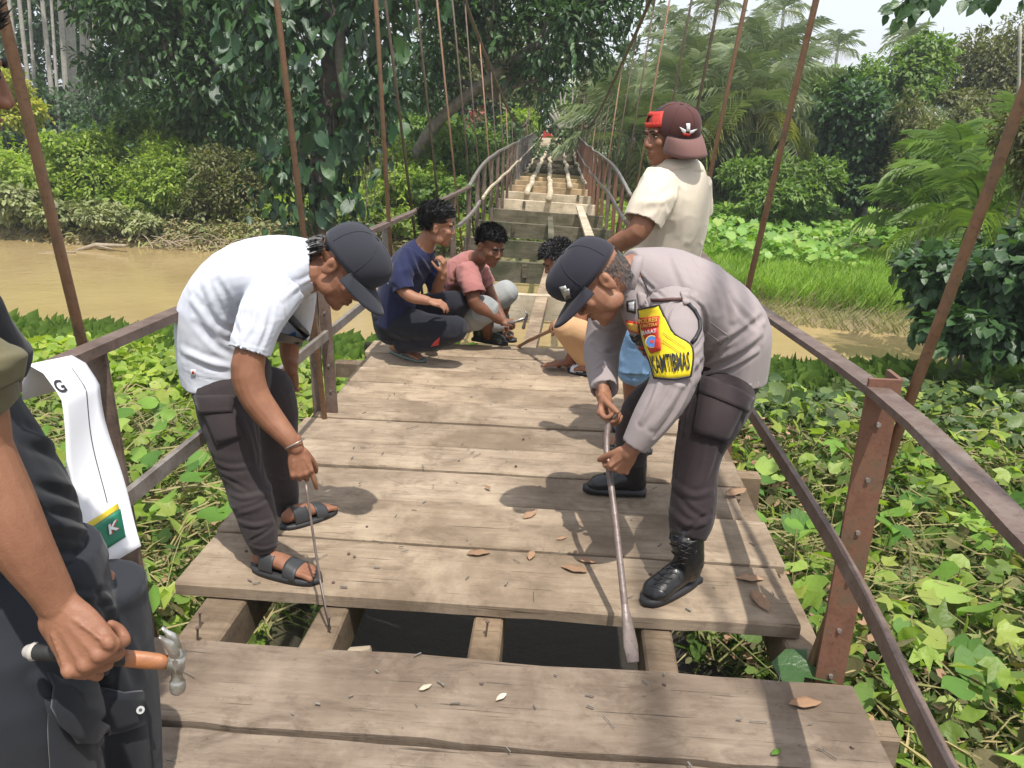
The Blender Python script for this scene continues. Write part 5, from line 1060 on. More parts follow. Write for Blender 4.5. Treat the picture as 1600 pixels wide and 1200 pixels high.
patch('cargo_pocket', 'charcoal_twill', tr, bv, [(312,628),(362,636),(378,682),(340,695)], .008, .004, 8, 8); patch('pocket_flap', 'charcoal_twill', tr, bv, [(308,618),(364,618),(362,644),(312,646)], .007, .009, 6, 8)
sandal(A, nh - Vector((0,0,.022)), nt_ - Vector((0,0,.022))); sandal(A, fh - Vector((0,0,.022)), ft - Vector((0,0,.022)))
cp, CL = cap(A, hc, hM, 'cap_black', None, 1.16, .085, .030, .018, 1.12, -.10, boxy=.7)
mb = MB(); c0 = CL(-.012,.1135,.085); mb.ell(c0, .0035); mb.build('cap_emblem', 'button_grey', cp)
# hair from under the cap, streaked grey at the nape
h = hair(A, hc, hM, 1.1, 'hair_black', length=.006, n=60, back=-.05, up=-.4, vol=.95)
pos = []; tp = []
for i in range(420):
    a = random.uniform(-2.6,-.5); p_ = hM @ Vector((.086*math.cos(a), -.01+.1*math.sin(a), random.uniform(-.045,.03))); pos.append(hc + p_*1.1); q = hM @ Vector((.2*math.cos(a), .25*math.sin(a)-.3, -.9)); tp.append(q + Vector((random.uniform(-.5,.1), random.uniform(-.2,.2), random.uniform(-.1,.3))))
o = leaves('nape_hair', [tuple(p_) for p_ in pos], [tuple(q) for q in tp], [(0,-.3,1)]*len(pos), .075, NARROW, 'hair_grey', h, .9); o['kind'] = 'stuff'
mb = MB(); w0 = P(461,693,2.287); dd = (P(466,705,2.28)-P(452,680,2.29)).normalized(); s1 = dd.cross(Vector((0,1,0))).normalized(); s2 = dd.cross(s1)
mb.tube([w0 + s1*math.cos(t)*.036 + s2*math.sin(t)*.033 for t in np.linspace(0, 6.283, 25)], .0028, 6); tag(mb.build('bracelet', 'bright_steel', None, True), 'thin steel bangle on the wrist of the man in white', 'bracelet')
mb = MB(); mb.tube([P(478,757,2.262), P(481,778,2.25), P(490,840,2.225), P(500,905,2.19), P(508,950,2.165), P(516,984,2.14)], [.0048,.0045,.0045,.0045,.004,.004], 7); tag(mb.build('thin_rod', 'crowbar_metal', None, True), 'thin steel rod held by the man in white, poking into the gap', 'rod')
mb = MB(); mb.tube([P(500,905,2.18), P(509,950,2.15), P(515,980,2.14)], .0025, 5); tag(mb.build('wire', 'rust_grey', None, True), 'thin loose wire beside the rod over the gap', 'wire')
# ================================================================== officer
B = person('police officer in grey uniform and dark cap bending over a crowbar at the right', tuple(G(1060,900)))
hc = P(935,443,2.72); hM = rotf((-.66,-.28,-.70), (-.70,.02,.71)); hs = 1.16
b = MB(); dn = head(b, hc, hM, hs, 1.12)
limb(b, [P(1138,590,2.85), P(1135,530,2.85), P(1100,490,2.83), P(1045,455,2.80), P(995,430,2.77)], [(.14,.11),(.14,.12),(.17,.12),(.17,.11),(.08,.08)], Yv)
limb(b, [P(1010,430,2.78), P(980,425,2.76), hc + hM @ Vector((0,-.03,-.03))], [(.06,.058),(.062,.06),(.062,.06)], Yv)
limb(b, [P(1060,490,2.58), P(1060,560,2.50), P(1050,605,2.45), P(1020,655,2.43), P(990,697,2.42), P(982,708,2.42)], [.05,.052,.05,.044,.032,.028]); limb(b, [P(955,480,2.98), P(938,550,2.95), P(940,600,2.80), P(946,628,2.70)], [.05,.046,.034,.028])
# crowbar first: its points
bar = [P(953,655,2.62), P(949,672,2.60), P(948,705,2.55), P(953,745,2.48), P(960,800,2.39), P(969,880,2.27), P(976,945,2.175), P(982,985,2.12), P(989,1034,2.06)]
def grip(b, knuckle_dir, palm_n, barp, ths, sc=1.0, curl=(62,78,45), back=.082, nails=None, ax=None):
    d = Vector(knuckle_dir).normalized(); n = Vector(palm_n); n = (n - d*n.dot(d)).normalized(); W = barp - d*back*sc - n*.024*sc; hand(b, W, d, n, ths, curl, sc, (.55,.3,.6), None, nails, 35); return W
nl2 = []
W1 = grip(b, (-.55,-.10,-.62), (.35,-.1,-.6), P(949,690,2.57)+Vector((0,0,0)), -1, 1.05) if False else None
dA = (P(948,700,2.55)-P(955,757,2.47)).normalized()              # along the bar, upwards
# far hand: comes down from above, fingers wrap the bar top
Wf = P(944,618,2.72); hand(b, Wf, P(947,668,2.62)-Wf, (.25,-.25,.0), 1, None or (38,62,40), 1.08, (.7,.2,.5), None, None, 20)
Wn = P(986,704,2.42); hand(b, Wn, P(958,742,2.44)-Wn, (-.25,.9,-.15), -1, None, 1.05, (.8,.35,.3), [(40,62,40),(48,66,45),(55,66,45),(60,66,45)], nl2, 15)
NL = [(1134,622,2.70,.105),(1110,657,2.60,.108),(1093,700,2.55,.085),(1086,740,2.52,.078),(1084,780,2.49,.080),(1079,815,2.46,.078),(1074,838,2.44,.062)]
FL = [(1070,600,3.0,.11),(1010,640,3.08,.09),(990,670,3.14,.078),(988,705,3.18,.068),(990,722,3.19,.055)]
for S in (NL, FL): limb(b, [P(x,y,Y) for x,y,Y,r_ in S], [r_*.75 for *_,r_ in S], Yv)
limb(b, [P(1074,835,2.44), P(1075,880,2.44)], [.04,.04]); limb(b, [P(990,722,3.19), P(992,750,3.2)], [.04,.04])
for a_, e_ in ((G(1078,902), G(1030,930)), (G(998,771), G(950,769))): a_ = a_ + Vector((0,0,.05)); e_ = e_ + Vector((0,0,.035)); limb(b, [a_, (a_+e_)/2, e_], [.028,.026,.02])
body = link('body', fuse(b, .0038, 3, dents=dn), 'skin_light', B, True); face_bits(B, hc, hM, hs)
# shirt
b = MB(); limb(b, [P(1138,586,2.85), P(1142,555,2.85), P(1136,515,2.85), P(1100,477,2.84), P(1045,447,2.82), P(1000,430,2.79), P(980,425,2.77)], [(.185,.142),(.185,.140),(.195,.152),(.205,.148),(.205,.135),(.13,.10),(.085,.08)], Yv, 4, 28, False)
limb(b, [P(1048,475,2.64), P(1056,520,2.54), P(1058,570,2.48), P(1045,612,2.45), P(1018,655,2.43), P(990,698,2.42)], [.095,.09,.082,.076,.066,.046], None, 3, 20, False)
limb(b, [P(992,452,2.76), P(1012,495,2.73), P(1035,535,2.74), P(1060,555,2.78)], [.075,.085,.085,.07], None, 3, 20)
limb(b, [P(985,450,2.92), P(955,490,2.98), P(942,540,2.95), P(941,575,2.86), P(943,610,2.74)], [.09,.085,.074,.066,.052], None, 3, 20, False)
me = fuse(b, .006, 5, cups=[(P(991,697,2.42), P(990,698,2.42)-P(1018,655,2.43), .05, .03), (P(943,609,2.74), P(943,610,2.74)-P(941,575,2.86), .055, .03), (P(1138,584,2.85), (-.1,0,-1), .19, .05)], creases=[([(1040,520),(1043,492),(1055,474),(1078,466),(1096,482),(1102,508),(1094,536),(1082,548)], .007, -.008), ([(1105,415),(1132,452),(1146,500)], .012, .009), ([(1085,404),(1112,446),(1122,486)], .012, -.008), ([(1190,520),(1150,548),(1095,572)], .014, .011), ([(1192,496),(1152,526),(1112,545)], .012, -.010), ([(1184,548),(1140,572),(1092,586)], .010, .009), ([(1120,540),(1100,562),(1084,590)], .012, -.009), ([(985,412),(1008,440),(1038,466)], .006, -.006), ([(1052,398),(1060,420),(1075,452)], .012, .006), ([(1140,460),(1160,490),(1180,510)], .013, -.008), ([(1062,600),(1046,630),(1020,668)], .010, .009), ([(1076,600),(1052,645),(1024,682)], .009, -.008), ([(1030,600),(1016,636),(1002,660)], .009, .008), ([(1044,560),(1056,590),(1076,598)], .009, -.007), ([(928,500),(948,512),(970,508)], .009, .007), ([(924,540),(944,552),(966,545)], .010, -.007), ([(928,575),(945,568),(962,580)], .009, .007), ([(1090,566),(1092,580),(1088,600)], .008, .008)], fold=[(.008, 6, (1.3,.5,1.2))])
sh = link('uniform_shirt', me, 'taupe_twill', B, True); bv = bvh_of(me)
# collar
mb = MB(); g = []
for i in range(17):
    t = i/16*5.2 - 2.6; c = P(981,428,2.77); ax = (P(955,425,2.75)-P(1010,436,2.79)).normalized(); s1 = Vector((0,1,0)); s2 = ax.cross(s1).normalized()
    g.append([c + ax*(-.03+.035*q) + (s1*math.sin(t) + s2*math.cos(t))*(.098-.014*q) for q in (0,.5,1)])
mb.sheet(g, .004); mb.build('collar', 'taupe_twill', sh, True)
# trousers
b = MB(); limb(b, [P(1140,560,2.85), P(1130,590,2.84), P(1112,625,2.82)], [(.165,.13),(.17,.132),(.14,.115)], Yv, 3, 24, False)
for S in (NL, FL): limb(b, [P(x,y,Y) for x,y,Y,r_ in S], [r_*.98+.003 for *_,r_ in S], Yv, 3, 22, 'start')
me = fuse(b, .0055, 4, cups=[(P(1073,842,2.44), (0,0,-1), .062, .02), (P(990,722,3.19), (0,0,-1), .055, .02)], creases=[([(1050,752),(1080,774),(1114,768)], .011, 0.0060), ([(1052,764),(1078,796),(1104,812)], .010, -0.0055), ([(1046,798),(1076,820),(1112,812)], .011, 0.0066), ([(1060,838),(1082,822),(1110,800)], .008, -0.0050), ([(1066,640),(1060,700),(1054,750)], .007, 0.0039), ([(1120,690),(1108,730),(1092,764)], .012, 0.0055), ([(1098,690),(1088,730),(1074,760)], .010, -0.0050), ([(1075,612),(1110,606),(1150,600)], .010, 0.0050), ([(1078,628),(1070,650),(1064,690)], .010, -0.0050)], fold=[(.009, 8, (.6,.5,1.6))])
tr = link('trousers', me, 'brown_twill', B, True); bvt = bvh_of(me)
patch('cargo_pocket', 'brown_twill', tr, bvt, [(1098,600),(1162,628),(1132,690),(1085,677)], .014, .010, 8, 8); patch('pocket_flap', 'brown_twill', tr, bvt, [(1100,592),(1170,622),(1160,644),(1096,620)], .010, .020, 6, 8)
boot(B, G(1086,905,0), G(1006,947,0), P(1078,878,2.44), P(1072,832,2.44), s=1.12, r=.056); boot(B, G(1008,772,0), G(913,766,0), P(992,750,3.2), P(990,715,3.2), s=1.05, r=.055)
bb = [o for o in B.children if o.name.startswith('boot')][0]; bvb = bvh_of(bb)
for i in range(8):
    t = i/7; cx = 1071 - 38*t**1.3; cy = 852 + 56*t
    for q in (-1, 1):
        mb = MB(); mb.tube(drape(bvb, [[(cx-11*q, cy-4), (cx-4*q, cy-1), (cx+4*q, cy+3), (cx+11*q, cy+5)]], .0015)[0], .0022, 5); mb.build('lace', 'strap_black', bb, True)
for a_, b_ in (((1050,862),(1062,905)), ((1088,860),(1078,905)), ((1018,915),(1040,925))):
    mb = MB(); mb.tube(drape(bvb, [[(a_[0]+(b_[0]-a_[0])*t, a_[1]+(b_[1]-a_[1])*t) for t in np.linspace(0,1,6)]], .0005)[0], .0016, 5); mb.build('boot_seam', 'boot_leather', bb, True)
cp, CL = cap(B, hc, hM, 'cap_navy', None, 1.2, .085, .032, .012, 1.08, -.12, boxy=.9)
# silver badge on the cap front
bvc = bvh_of(cp); patch('cap_badge', 'bright_steel', cp, bvc, [(874,448),(884,446),(893,464),(884,468)], .002, .004, 5, 4); patch('cap_badge', 'bright_steel', cp, bvc, [(880,452),(890,450),(892,460),(884,464)], .002, .007, 4, 4)
# greying hair round the ear
pos = []; tp = []
for i in range(2600):
    a = random.uniform(-3.1,.15); z_ = random.uniform(-.05,.035); p_ = hM @ Vector((.081*math.cos(a), -.013+.099*math.sin(a), z_)); 
    if math.sin(a) > -.25 and z_ < .0: continue
    pos.append(tuple(hc + p_*hs)); q = hM @ Vector((.3*math.cos(a), .3*math.sin(a), -1)); tp.append(tuple(q))
o = leaves('hair', pos, tp, [(0,-.3,1)]*len(pos), .013, NARROW, 'hair_grey', B, .9); o['kind'] = 'stuff'
# armband
AB = [[(997,484),(1012,481),(1030,477)], [(999,500),(1020,498),(1040,498)], [(1001,520),(1026,518),(1054,522)], [(1007,545),(1040,540),(1079,538)], [(1015,566),(1048,563),(1083,560)], [(1022,590),(1052,592),(1079,588)]]
def fine(rows, m=3):
    A_ = np.array(rows, float); out = []
    c0 = [catmull([(p_[0], p_[1], 0) for p_ in A_[:,j]], m) for j in range(A_.shape[1])]; M_ = np.stack([c[:,:2] for c in c0], 1)
    for r_ in M_: out.append([tuple(q[:2]) for q in catmull([(p_[0], p_[1], 0) for p_ in r_], 5)])
    return out
g = drape_taut(bv, fine(AB), .008); mb = MB(); mb.sheet(g, .004); arm = mb.build('armband', 'yellow_vinyl', sh, True)
mb = MB(); loop = g[0] + [r_[-1] for r_ in g[1:]] + g[-1][::-1] + [r_[0] for r_ in g[::-1]]; mb.tube(loop, .0038, 6); mb.build('armband_trim', 'ink_black', arm, True)
bva = bvh_of(arm)
patch('armband_patch', 'ink_red', arm, bva, [(999,497),(1032,494),(1030,512),(1003,515)], .001, .004, 4, 6); patch('armband_patch', 'ink_red', arm, bva, [(1004,515),(1030,512),(1031,534),(1012,540)], .001, .004, 4, 6)
patch('armband_patch', 'ink_red', arm, bva, [(1010,534),(1033,528),(1034,548),(1018,552)], .001, .0045, 4, 6)
mb = MB(); cpt = drape(bva, [[(1022,534)]], .010)[0][0]; tn_ = (CO-cpt).normalized(); s1 = tn_.cross(Vector((0,0,1))).normalized(); s2 = s1.cross(tn_)
mb.tube([cpt, cpt + tn_*.002], .021, 20); mb.build('emblem_ring', 'ink_gold', arm); mb = MB(); mb.tube([cpt + tn_*.001, cpt + tn_*.0035], .0185, 20); mb.build('emblem_disc', 'ink_blue', arm)
mb = MB(); mb.tube([cpt + tn_*.003, cpt + tn_*.0045], .006, 10); mb.build('emblem_centre', 'ink_red', arm)
text_on('lettering', 'POLRES', 'ink_gold', arm, bva, [(1000,499),(1030,496),(1029,503),(1001,506)], .0075, .03); text_on('lettering', 'SUMATERA', 'ink_gold', arm, bva, [(1002,507),(1029,505),(1029,510),(1003,512)], .0075, .01); text_on('lettering', 'BARAT', 'ink_white', arm, bva, [(1006,517),(1028,514),(1028,520),(1007,523)], .0075, .02)
text_on('lettering', 'KAMTIBMAS', 'ink_black', arm, bva, [(1016,556),(1077,549),(1078,578),(1023,585)], .005, .02)
for j in (0,1):
    mb = MB(); mb.tube(drape(bva, [[(1012+j*14+q*9, 516+j*6+q*3) for q in range(5)]], .0045)[0] if False else drape(bva, [[(1036+q*7, 520+j*12+q*5) for q in range(6)]], .004)[0], .0008, 4); mb.build('stitching', 'ink_black', arm)
# shoulder details
patch('name_flash', 'ink_dark', sh, bv, [(980,470),(994,468),(994,490),(981,487)], .003, .004, 4, 4); patch('name_flash', 'button_grey', sh, bv, [(983,473),(992,471),(992,486),(984,484)], .002, .007, 4, 4)
patch('epaulette', 'taupe_twill', sh, bv, [(996,456),(1010,460),(1016,482),(1000,482)], .005, .006, 5, 4); patch('epaulette', 'taupe_twill', sh, bv, [(1062,457),(1076,459),(1078,476),(1068,477)], .005, .006, 5, 4)
mb = MB(); mb.tube(drape(bv, [[(1020,470),(1035,470),(1050,469),(1064,468)]], .005)[0], .006, 6); mb.build('shoulder_strap', 'strap_brown', sh, True); mb = MB(); mb.tube(drape(bv, [[(1074,476),(1084,486),(1091,500),(1092,515),(1086,528),(1080,536)]], .005)[0], .007, 6); mb.build('shoulder_strap', 'strap_black', sh, True)
mb = MB(); mb.tube(drape(bv, [[(972,392),(984,400),(996,418),(1006,438),(1014,455),(1020,470)]], .004)[0], .003, 5); mb.build('cord', 'strap_black', sh, True)
patch('chest_badge', 'ink_red', sh, bv, [(978,500),(1000,503),(1002,521),(984,516)], .002, .005, 4, 4); patch('chest_badge', 'ink_gold', sh, bv, [(981,503),(998,506),(999,518),(986,514)], .002, .008, 4, 4); patch('chest_badge', 'ink_red', sh, bv, [(992,542),(1013,543),(1012,554),(995,553)], .002, .005, 4, 4)
text_on('lettering', 'POLISI', 'ink_black', sh, bv, [(979,519),(1010,532),(1009,544),(982,531)], .005, .03)
for a_, b_ in (((1105,500),(1140,526)), ((1140,526),(1125,538)), ((1100,515),(1128,537))):
    mb = MB(); mb.tube(drape(bv, [[(a_[0]+(b_[0]-a_[0])*t, a_[1]+(b_[1]-a_[1])*t) for t in np.linspace(0,1,6)]], .0012)[0], .0016, 5); mb.build('pocket_seam', 'taupe_twill', sh, True)
mb = MB(); mb.tube([Vector(p_) for p_ in catmull(bar[:-2], 3)], [(.0115,.0115)]*(3*(len(bar)-3)+1), 10, None, 0, True)
fl = [bar[-3], bar[-2], bar[-2].lerp(bar[-1], .5), bar[-1]]; mb.tube(fl, [(.0115,.0115),(.021,.009),(.025,.006),(.021,.004)], 12, (1,.2,0), 0, True); tag(mb.build('crowbar', 'crowbar_metal', None, True), 'long steel crowbar held by the officer, flat tip in the gap', 'crowbar')
# ================================================================== foreground man with hammer
Dm = person('nearest man at the left edge in dark shirt, hammer in his right hand', tuple(G(60,1190)))
FX = lambda x, y, Y: P(x, y, Y)
hc = P(-118,105,1.12); hM = rotf((.75,.62,-.2), (.15,.1,1)); b = MB(); dn = head(b, hc, hM, 1.0)
pel = Vector((-.93,1.24,.55)); 
limb(b, [(-1.090,1.24,.50), (-1.090,1.24,.66), (-1.110,1.22,.85), (-1.160,1.18,1.1), (-1.190,1.15,1.30), (-1.180,1.15,1.38)], [(.15,.11),(.14,.11),(.15,.13),(.17,.12),(.17,.10),(.08,.07)], (.25,1,0), 4, 24)
limb(b, [(-1.140,1.15,1.36), tuple(hc + hM @ Vector((0,-.03,-.05)))], [.06,.055])
limb(b, [(-1.090,1.0,1.33), FX(-75,600,1.0), FX(-40,700,.99), FX(2,790,.985), FX(38,860,.98), FX(80,925,.985), FX(90,945,.985)], [.055,.052,.050,.048,.042,.032,.029], None, 3)
limb(b, [(-1.16,1.32,1.28), (-1.20,1.42,1.05), (-1.18,1.46,.85), (-1.14,1.44,.74)], [.05,.045,.04,.03]); hand(b, (-1.14,1.44,.74), (.1,0,-1), (0,-1,0), 1, curl=(30,40,30))
nails = []
hW = FX(90,946,.985); hand(b, hW, FX(132,1008,.965)-hW, (-.15,.92,-.25), -1, None, 1.22, (.75,.35,.45), [(66,88,50),(70,88,50),(72,88,50),(74,88,50)], nails, 22)
for sx in ((-1.0,1.12), (-1.08,1.38)): limb(b, [(sx[0]+.05,sx[1],.58), (sx[0]+.04,sx[1],.3), (sx[0]-.0,sx[1],.02)], [.08,.06,.04]); foot(b, (sx[0]-.05,sx[1],.01), (sx[0]+.2,sx[1],.01))
body = link('body', fuse(b, .0032, 2, dents=dn), 'skin_mid', Dm, True); face_bits(Dm, hc, hM); hair(Dm, hc, hM, 1.02, n=700)
b = MB(); limb(b, [(-1.130,1.24,.60), (-1.120,1.24,.72), (-1.130,1.22,.86), (-1.175,1.19,1.05), (-1.220,1.16,1.22), (-1.250,1.15,1.33), (-1.250,1.15,1.38)], [(.185,.165),(.19,.172),(.20,.185),(.20,.165),(.195,.14),(.15,.12),(.09,.09)], (.25,1,0), 4, 30, False)
limb(b, [(-1.100,1.05,1.31), (-1.110,.99,1.22), FX(-86,560,1.0), FX(-86,605,1.0)], [.076,.078,.076,.074], None, 3, 20, False); limb(b, [(-1.130,1.25,1.30), (-1.160,1.42,1.1)], [.09,.08], None, 3, 20, False)
me = fuse(b, .007, 5, creases=[([(30,500),(62,560),(100,640)], .012, .010), ([(25,590),(70,640),(118,690)], .012, -.010), ([(40,680),(90,700),(135,740)], .014, .012), ([(60,760),(110,775),(150,800)], .012, -.011), ([(50,820),(100,822),(155,838)], .012, .012), ([(70,860),(115,862),(160,870)], .010, -.010), ([(20,420),(50,480),(70,520)], .01, .008)], cups=[(FX(-86,603,1.0), (0,0,-1), .09, .04), ((-1.035,1.24,.61), (0,0,-1), .2, .05)], fold=[(.013, 5, (.7,.7,1.5)), (.005, 10, (.7,.7,1.4))])
sh = link('t_shirt', me, 'black_cotton', Dm, True); bv = bvh_of(me)
mb = MB(); limb(mb, [(-1.095,1.04,1.315), (-1.108,.985,1.22), FX(-86,560,.998), FX(-86,607,.998)], [.088,.092,.090,.087], None, 3, 20, False); link('sleeve', fuse(mb, .007, 4, cups=[(FX(-86,605,1.0), (0,0,-1), .095, .03)], fold=[(.006, 14, (1,1,2))]), 'olive_cotton', sh, True)
b = MB(); limb(b, [(-1.070,1.24,.76), (-1.070,1.24,.66), (-1.070,1.24,.5)], [(.18,.155),(.185,.165),(.18,.155)], (.25,1,0), 3, 26, False)
limb(b, [(-1.06,1.18,.80), (-0.985,1.10,.66), (-0.975,1.09,.45), (-0.965,1.09,.2), (-0.975,1.09,.05)], [.07,.112,.115,.10,.09], None, 3, 22, False); limb(b, [(-1.005,1.38,.62), (-1.005,1.38,.3), (-1.005,1.38,.05)], [.11,.10,.08], None, 3, 20, False)
me = fuse(b, .0065, 4, creases=[([(60,905),(110,930),(170,935)], .008, .008), ([(100,940),(140,1000),(170,1060)], .012, .012), ([(150,930),(185,1000),(215,1070)], .012, -.011), ([(60,1060),(110,1120),(190,1180)], .012, .010)], fold=[(.010, 6, (.7,.7,1.5))]); tr = link('trousers', me, 'black_ripstop', Dm, True); bv = bvh_of(me)
patch('cargo_pocket', 'black_ripstop', tr, bv, [(70,1090),(225,1105),(240,1260),(80,1260)], .005, .006, 8, 8); pf = patch('pocket_flap', 'black_ripstop', tr, bv, [(66,1052),(216,1078),(218,1125),(110,1160)], .010, .018, 6, 8)
c = drape(bv, [[(207,1100)]], .030)[0][0]; tn_ = (CO-c).normalized(); mb = MB(); mb.tube([c-tn_*.006, c+tn_*.001], .0085, 16); k = mb.build('snap_button', 'button_grey', pf); mb = MB(); mb.tube([c, c+tn_*.0022], .0035, 10); mb.build('snap_hole', 'ink_dark', k)
# hammer in his hand
a0, a1, a2, a3 = P(52,1018,1.0), P(95,1020,1.0), P(190,1028,1.02), P(262,1035,1.04)
hm = tag(empty('claw_hammer', tuple(a2)), 'claw hammer with orange handle held by the nearest man', 'hammer')
mb = MB(); limb(mb, [a0, a1, a2], [.0135,.0145,.0145], None, 3, 12); mb.build('grip', 'handle_black', hm, True); mb = MB(); limb(mb, [a0 - (a1-a0)*.12, a0], [.012,.0155], None, 3, 12); mb.build('butt', 'handle_butt', hm, True)
mb = MB(); limb(mb, [a2, a2.lerp(a3,.5), a3], [(.0145,.012),(.0155,.011),(.013,.010)], (0,0,1), 3, 12, False); mb.build('handle', 'handle_orange', hm, True)
upv = (P(272,985,1.04)-P(276,1080,1.04)).normalized(); hx = (a3-a2).normalized(); hp = P(276,1034,1.045)
mb = MB(); limb(mb, [hp - upv*.055, hp - upv*.042, hp - upv*.036, hp - upv*.022, hp - upv*.015, hp + upv*.012], [.0135,.0135,.010,.010,.013,.014], hx, 2, 16); mb.box(hp, (.026,.026,.03), rotf(hx, upv))
for q in (-1, 1):
    sd = hx.cross(upv)*q; mb.tube([Vector(p_) for p_ in catmull([hp + upv*.008 + sd*.006, hp + upv*.026 + sd*.008 - hx*.002, hp + upv*.044 + sd*.010 - hx*.010, hp + upv*.058 + sd*.012 - hx*.024], 4)], [(.0065,.009)]*9 + [(.006,.006),(.005,.004),(.005,.003),(.004,.002)], 10, sd, 0, False)
mb.build('hammer_head', 'bright_steel', hm, True)
# ================================================================== banner on the left rail
bn = tag(empty('banner', tuple(P(120,565,1.55))), 'white printed vinyl banner folded over the left rail', 'banner'); prof = []
def bpt(u, v):   # u across 0..1, v down 0..1
    L0, R0 = P(64,578,1.62), P(128,563,1.80); L1, R1 = P(92,915,1.50), P(203,852,1.62)
    top = L0.lerp(R0, u); bot = L1.lerp(R1, u); p_ = top.lerp(bot, v); bulge = .012*math.sin(v*3.1)*math.cos(u*3) + .005*math.sin(v*9+u*2); return p_ + Vector((.035*min(1, v*8) + bulge, 0, .0))
g = [[bpt(u, 0) + Vector((-.03-.03*q, 0, .012-.09*q*q)) for u in np.linspace(0,1,9)] for q in (1,.6,.3,0)]
g += [[bpt(u, v) for u in np.linspace(0,1,9)] for v in np.linspace(.015,1,26)]
mb = MB(); mb.sheet(g, .0015); bo = mb.build('sheet', 'paper_white', bn, True)
def bsheet(name, mat, u0, u1, v0, v1, off):
    g = [[bpt(u, v) + Vector((.0018*off,-.0022*off,.0005)) for u in np.linspace(u0,u1,6)] for v in np.linspace(v0,v1,8)]; mb = MB(); mb.sheet(g, .0006); return mb.build(name, mat, bn, True)
bsheet('print_yellow', 'vinyl_yellow', .12, .80, .735, .765, 1); bsheet('print_green', 'vinyl_green', .12, .82, .767, .915, 1)
mb = MB(); mb.tube([bpt(.62, v) + Vector((.002,-.003,0)) for v in np.linspace(.02,.70,24)], .0012, 4); mb.build('print_line', 'ink_dark', bn)
def bfont(s, mat, u0, u1, v0, v1, off=2):
    cu = bpy.data.curves.new('t', 'FONT'); cu.body = s; cu.offset = .03; o = bpy.data.objects.new('t', cu); COL.objects.link(o); dg = bpy.context.evaluated_depsgraph_get(); dg.update(); me = bpy.data.meshes.new_from_object(o.evaluated_get(dg)); bpy.data.objects.remove(o)
    xs_ = [v.co.x for v in me.vertices]; ys_ = [v.co.y for v in me.vertices]; x0, x1, y0, y1 = min(xs_), max(xs_), min(ys_), max(ys_)
    for v in me.vertices: v.co = bpt(u0+(u1-u0)*(v.co.x-x0)/(x1-x0), v1-(v1-v0)*(v.co.y-y0)/(y1-y0)) + Vector((.0018*off,-.0022*off,.0005))
    me.materials.clear(); link('lettering', me, mat, bn)
bfont('G', 'ink_dark', .03, .22, .05, .105, 1.5); bfont('K', 'ink_red', .58, .76, .805, .855, 2.4); bfont('K', 'ink_white', .56, .74, .80, .85, 3)
# ================================================================== squatting man in navy
E_ = person('squatting man in navy shirt and black trousers laughing to the right', tuple(G(640,555)))
hc = P(683,354,5.02); hM = rotf((.95,.18,-.12), (.1,-.03,1)); hs = 1.12; b = MB(); dn = head(b, hc, hM, hs)
limb(b, [P(617,495,5.15), P(628,450,5.1), P(648,408,5.06), P(662,385,5.04)], [(.14,.10),(.135,.10),(.14,.09),(.07,.07)], Yv, 4, 24); limb(b, [P(660,388,5.04), hc + hM @ Vector((0,-.03,-.04))], [.065,.058])
limb(b, [P(642,400,4.96), P(623,438,4.85), P(640,462,4.80), P(668,470,4.80)], [.044,.043,.04,.03]); hand(b, P(668,470,4.80), (1,0,-.2), (0,.3,-1), 1, 1)if False else hand(b, P(668,470,4.80), (1,0,-.2), (0,.3,-1), 1, (20,30,20))
limb(b, [P(665,405,5.20), P(680,450,5.14), P(690,432,5.02), P(692,425,4.99)], [.05,.046,.036,.029]); hand(b, P(692,427,4.99), (.1,-.1,1), (-1,.2,.1), 1, (40,60,40), .95)
NL = [(615,503,5.08,.10),(665,512,4.98,.092),(708,516,4.93,.078)]; NS = [(710,514,4.93,.075),(672,530,4.98,.07),(630,538,5.05,.05)]
FL = [(620,500,5.25,.10),(675,480,5.30,.09),(715,474,5.34,.075)]; FS = [(717,474,5.34,.072),(695,505,5.36,.065),(670,535,5.38,.05)]
for S in (NL, NS, FL, FS): limb(b, [P(*q[:3]) for q in S], [q[3]*.8 for q in S])
for h_, t_, an in ((G(611,548,.02), G(660,562,.02), P(626,536,5.05)), (G(655,538,.02), G(680,546,.02), P(668,534,5.38))): foot(b, h_, t_, ankle=an)
link('body', fuse(b, .0065, 2, dents=dn), 'skin_light', E_, True); face_bits(E_, hc, hM, hs, smile=1)
hair(E_, hc, hM, hs, length=.032, n=1500, up=.3)
b = MB(); limb(b, [P(615,500,5.15), P(620,465,5.12), P(632,430,5.09), P(650,403,5.06), P(664,385,5.04)], [(.185,.14),(.18,.14),(.185,.14),(.18,.12),(.085,.08)], Yv, 4, 26, False); limb(b, [P(645,398,4.96), P(626,432,4.85), P(632,455,4.81)], [.085,.075,.065], None, 3, 18, False); limb(b, [P(660,400,5.16), P(678,435,5.16), P(684,452,5.13)], [.08,.068,.06], None, 3, 18, False)
link('t_shirt', fuse(b, .008, 4, cups=[(P(632,455,4.81), P(632,455,4.81)-P(626,432,4.85), .07, .03)], creases=[([(640,388),(650,420),(668,450)], .016, .014), ([(622,400),(635,440),(650,470)], .016, -.006), ([(655,400),(672,425),(688,440)], .014, .010), ([(612,450),(635,475),(660,490)], .018, .014)], fold=[(.008, 8, (1,1,1))]), 'navy_cotton', E_, True)
b = MB(); limb(b, [P(612,485,5.15), P(614,508,5.16)], [(.18,.14),(.17,.13)], Yv, 3, 24, True)
for S in (NL, NS, FL, FS): limb(b, [P(*q[:3]) for q in S], [q[3]+.012 for q in S], None, 3, 18)
me = fuse(b, .008, 4, fold=[(.009, 10, (1,1,1))]); tr = link('trousers', me, 'black_jersey', E_, True); patch('trouser_stripe', 'red_cotton', tr, bvh_of(me), [(679,533),(688,526),(686,538),(674,541)], .003, .004, 4, 4)
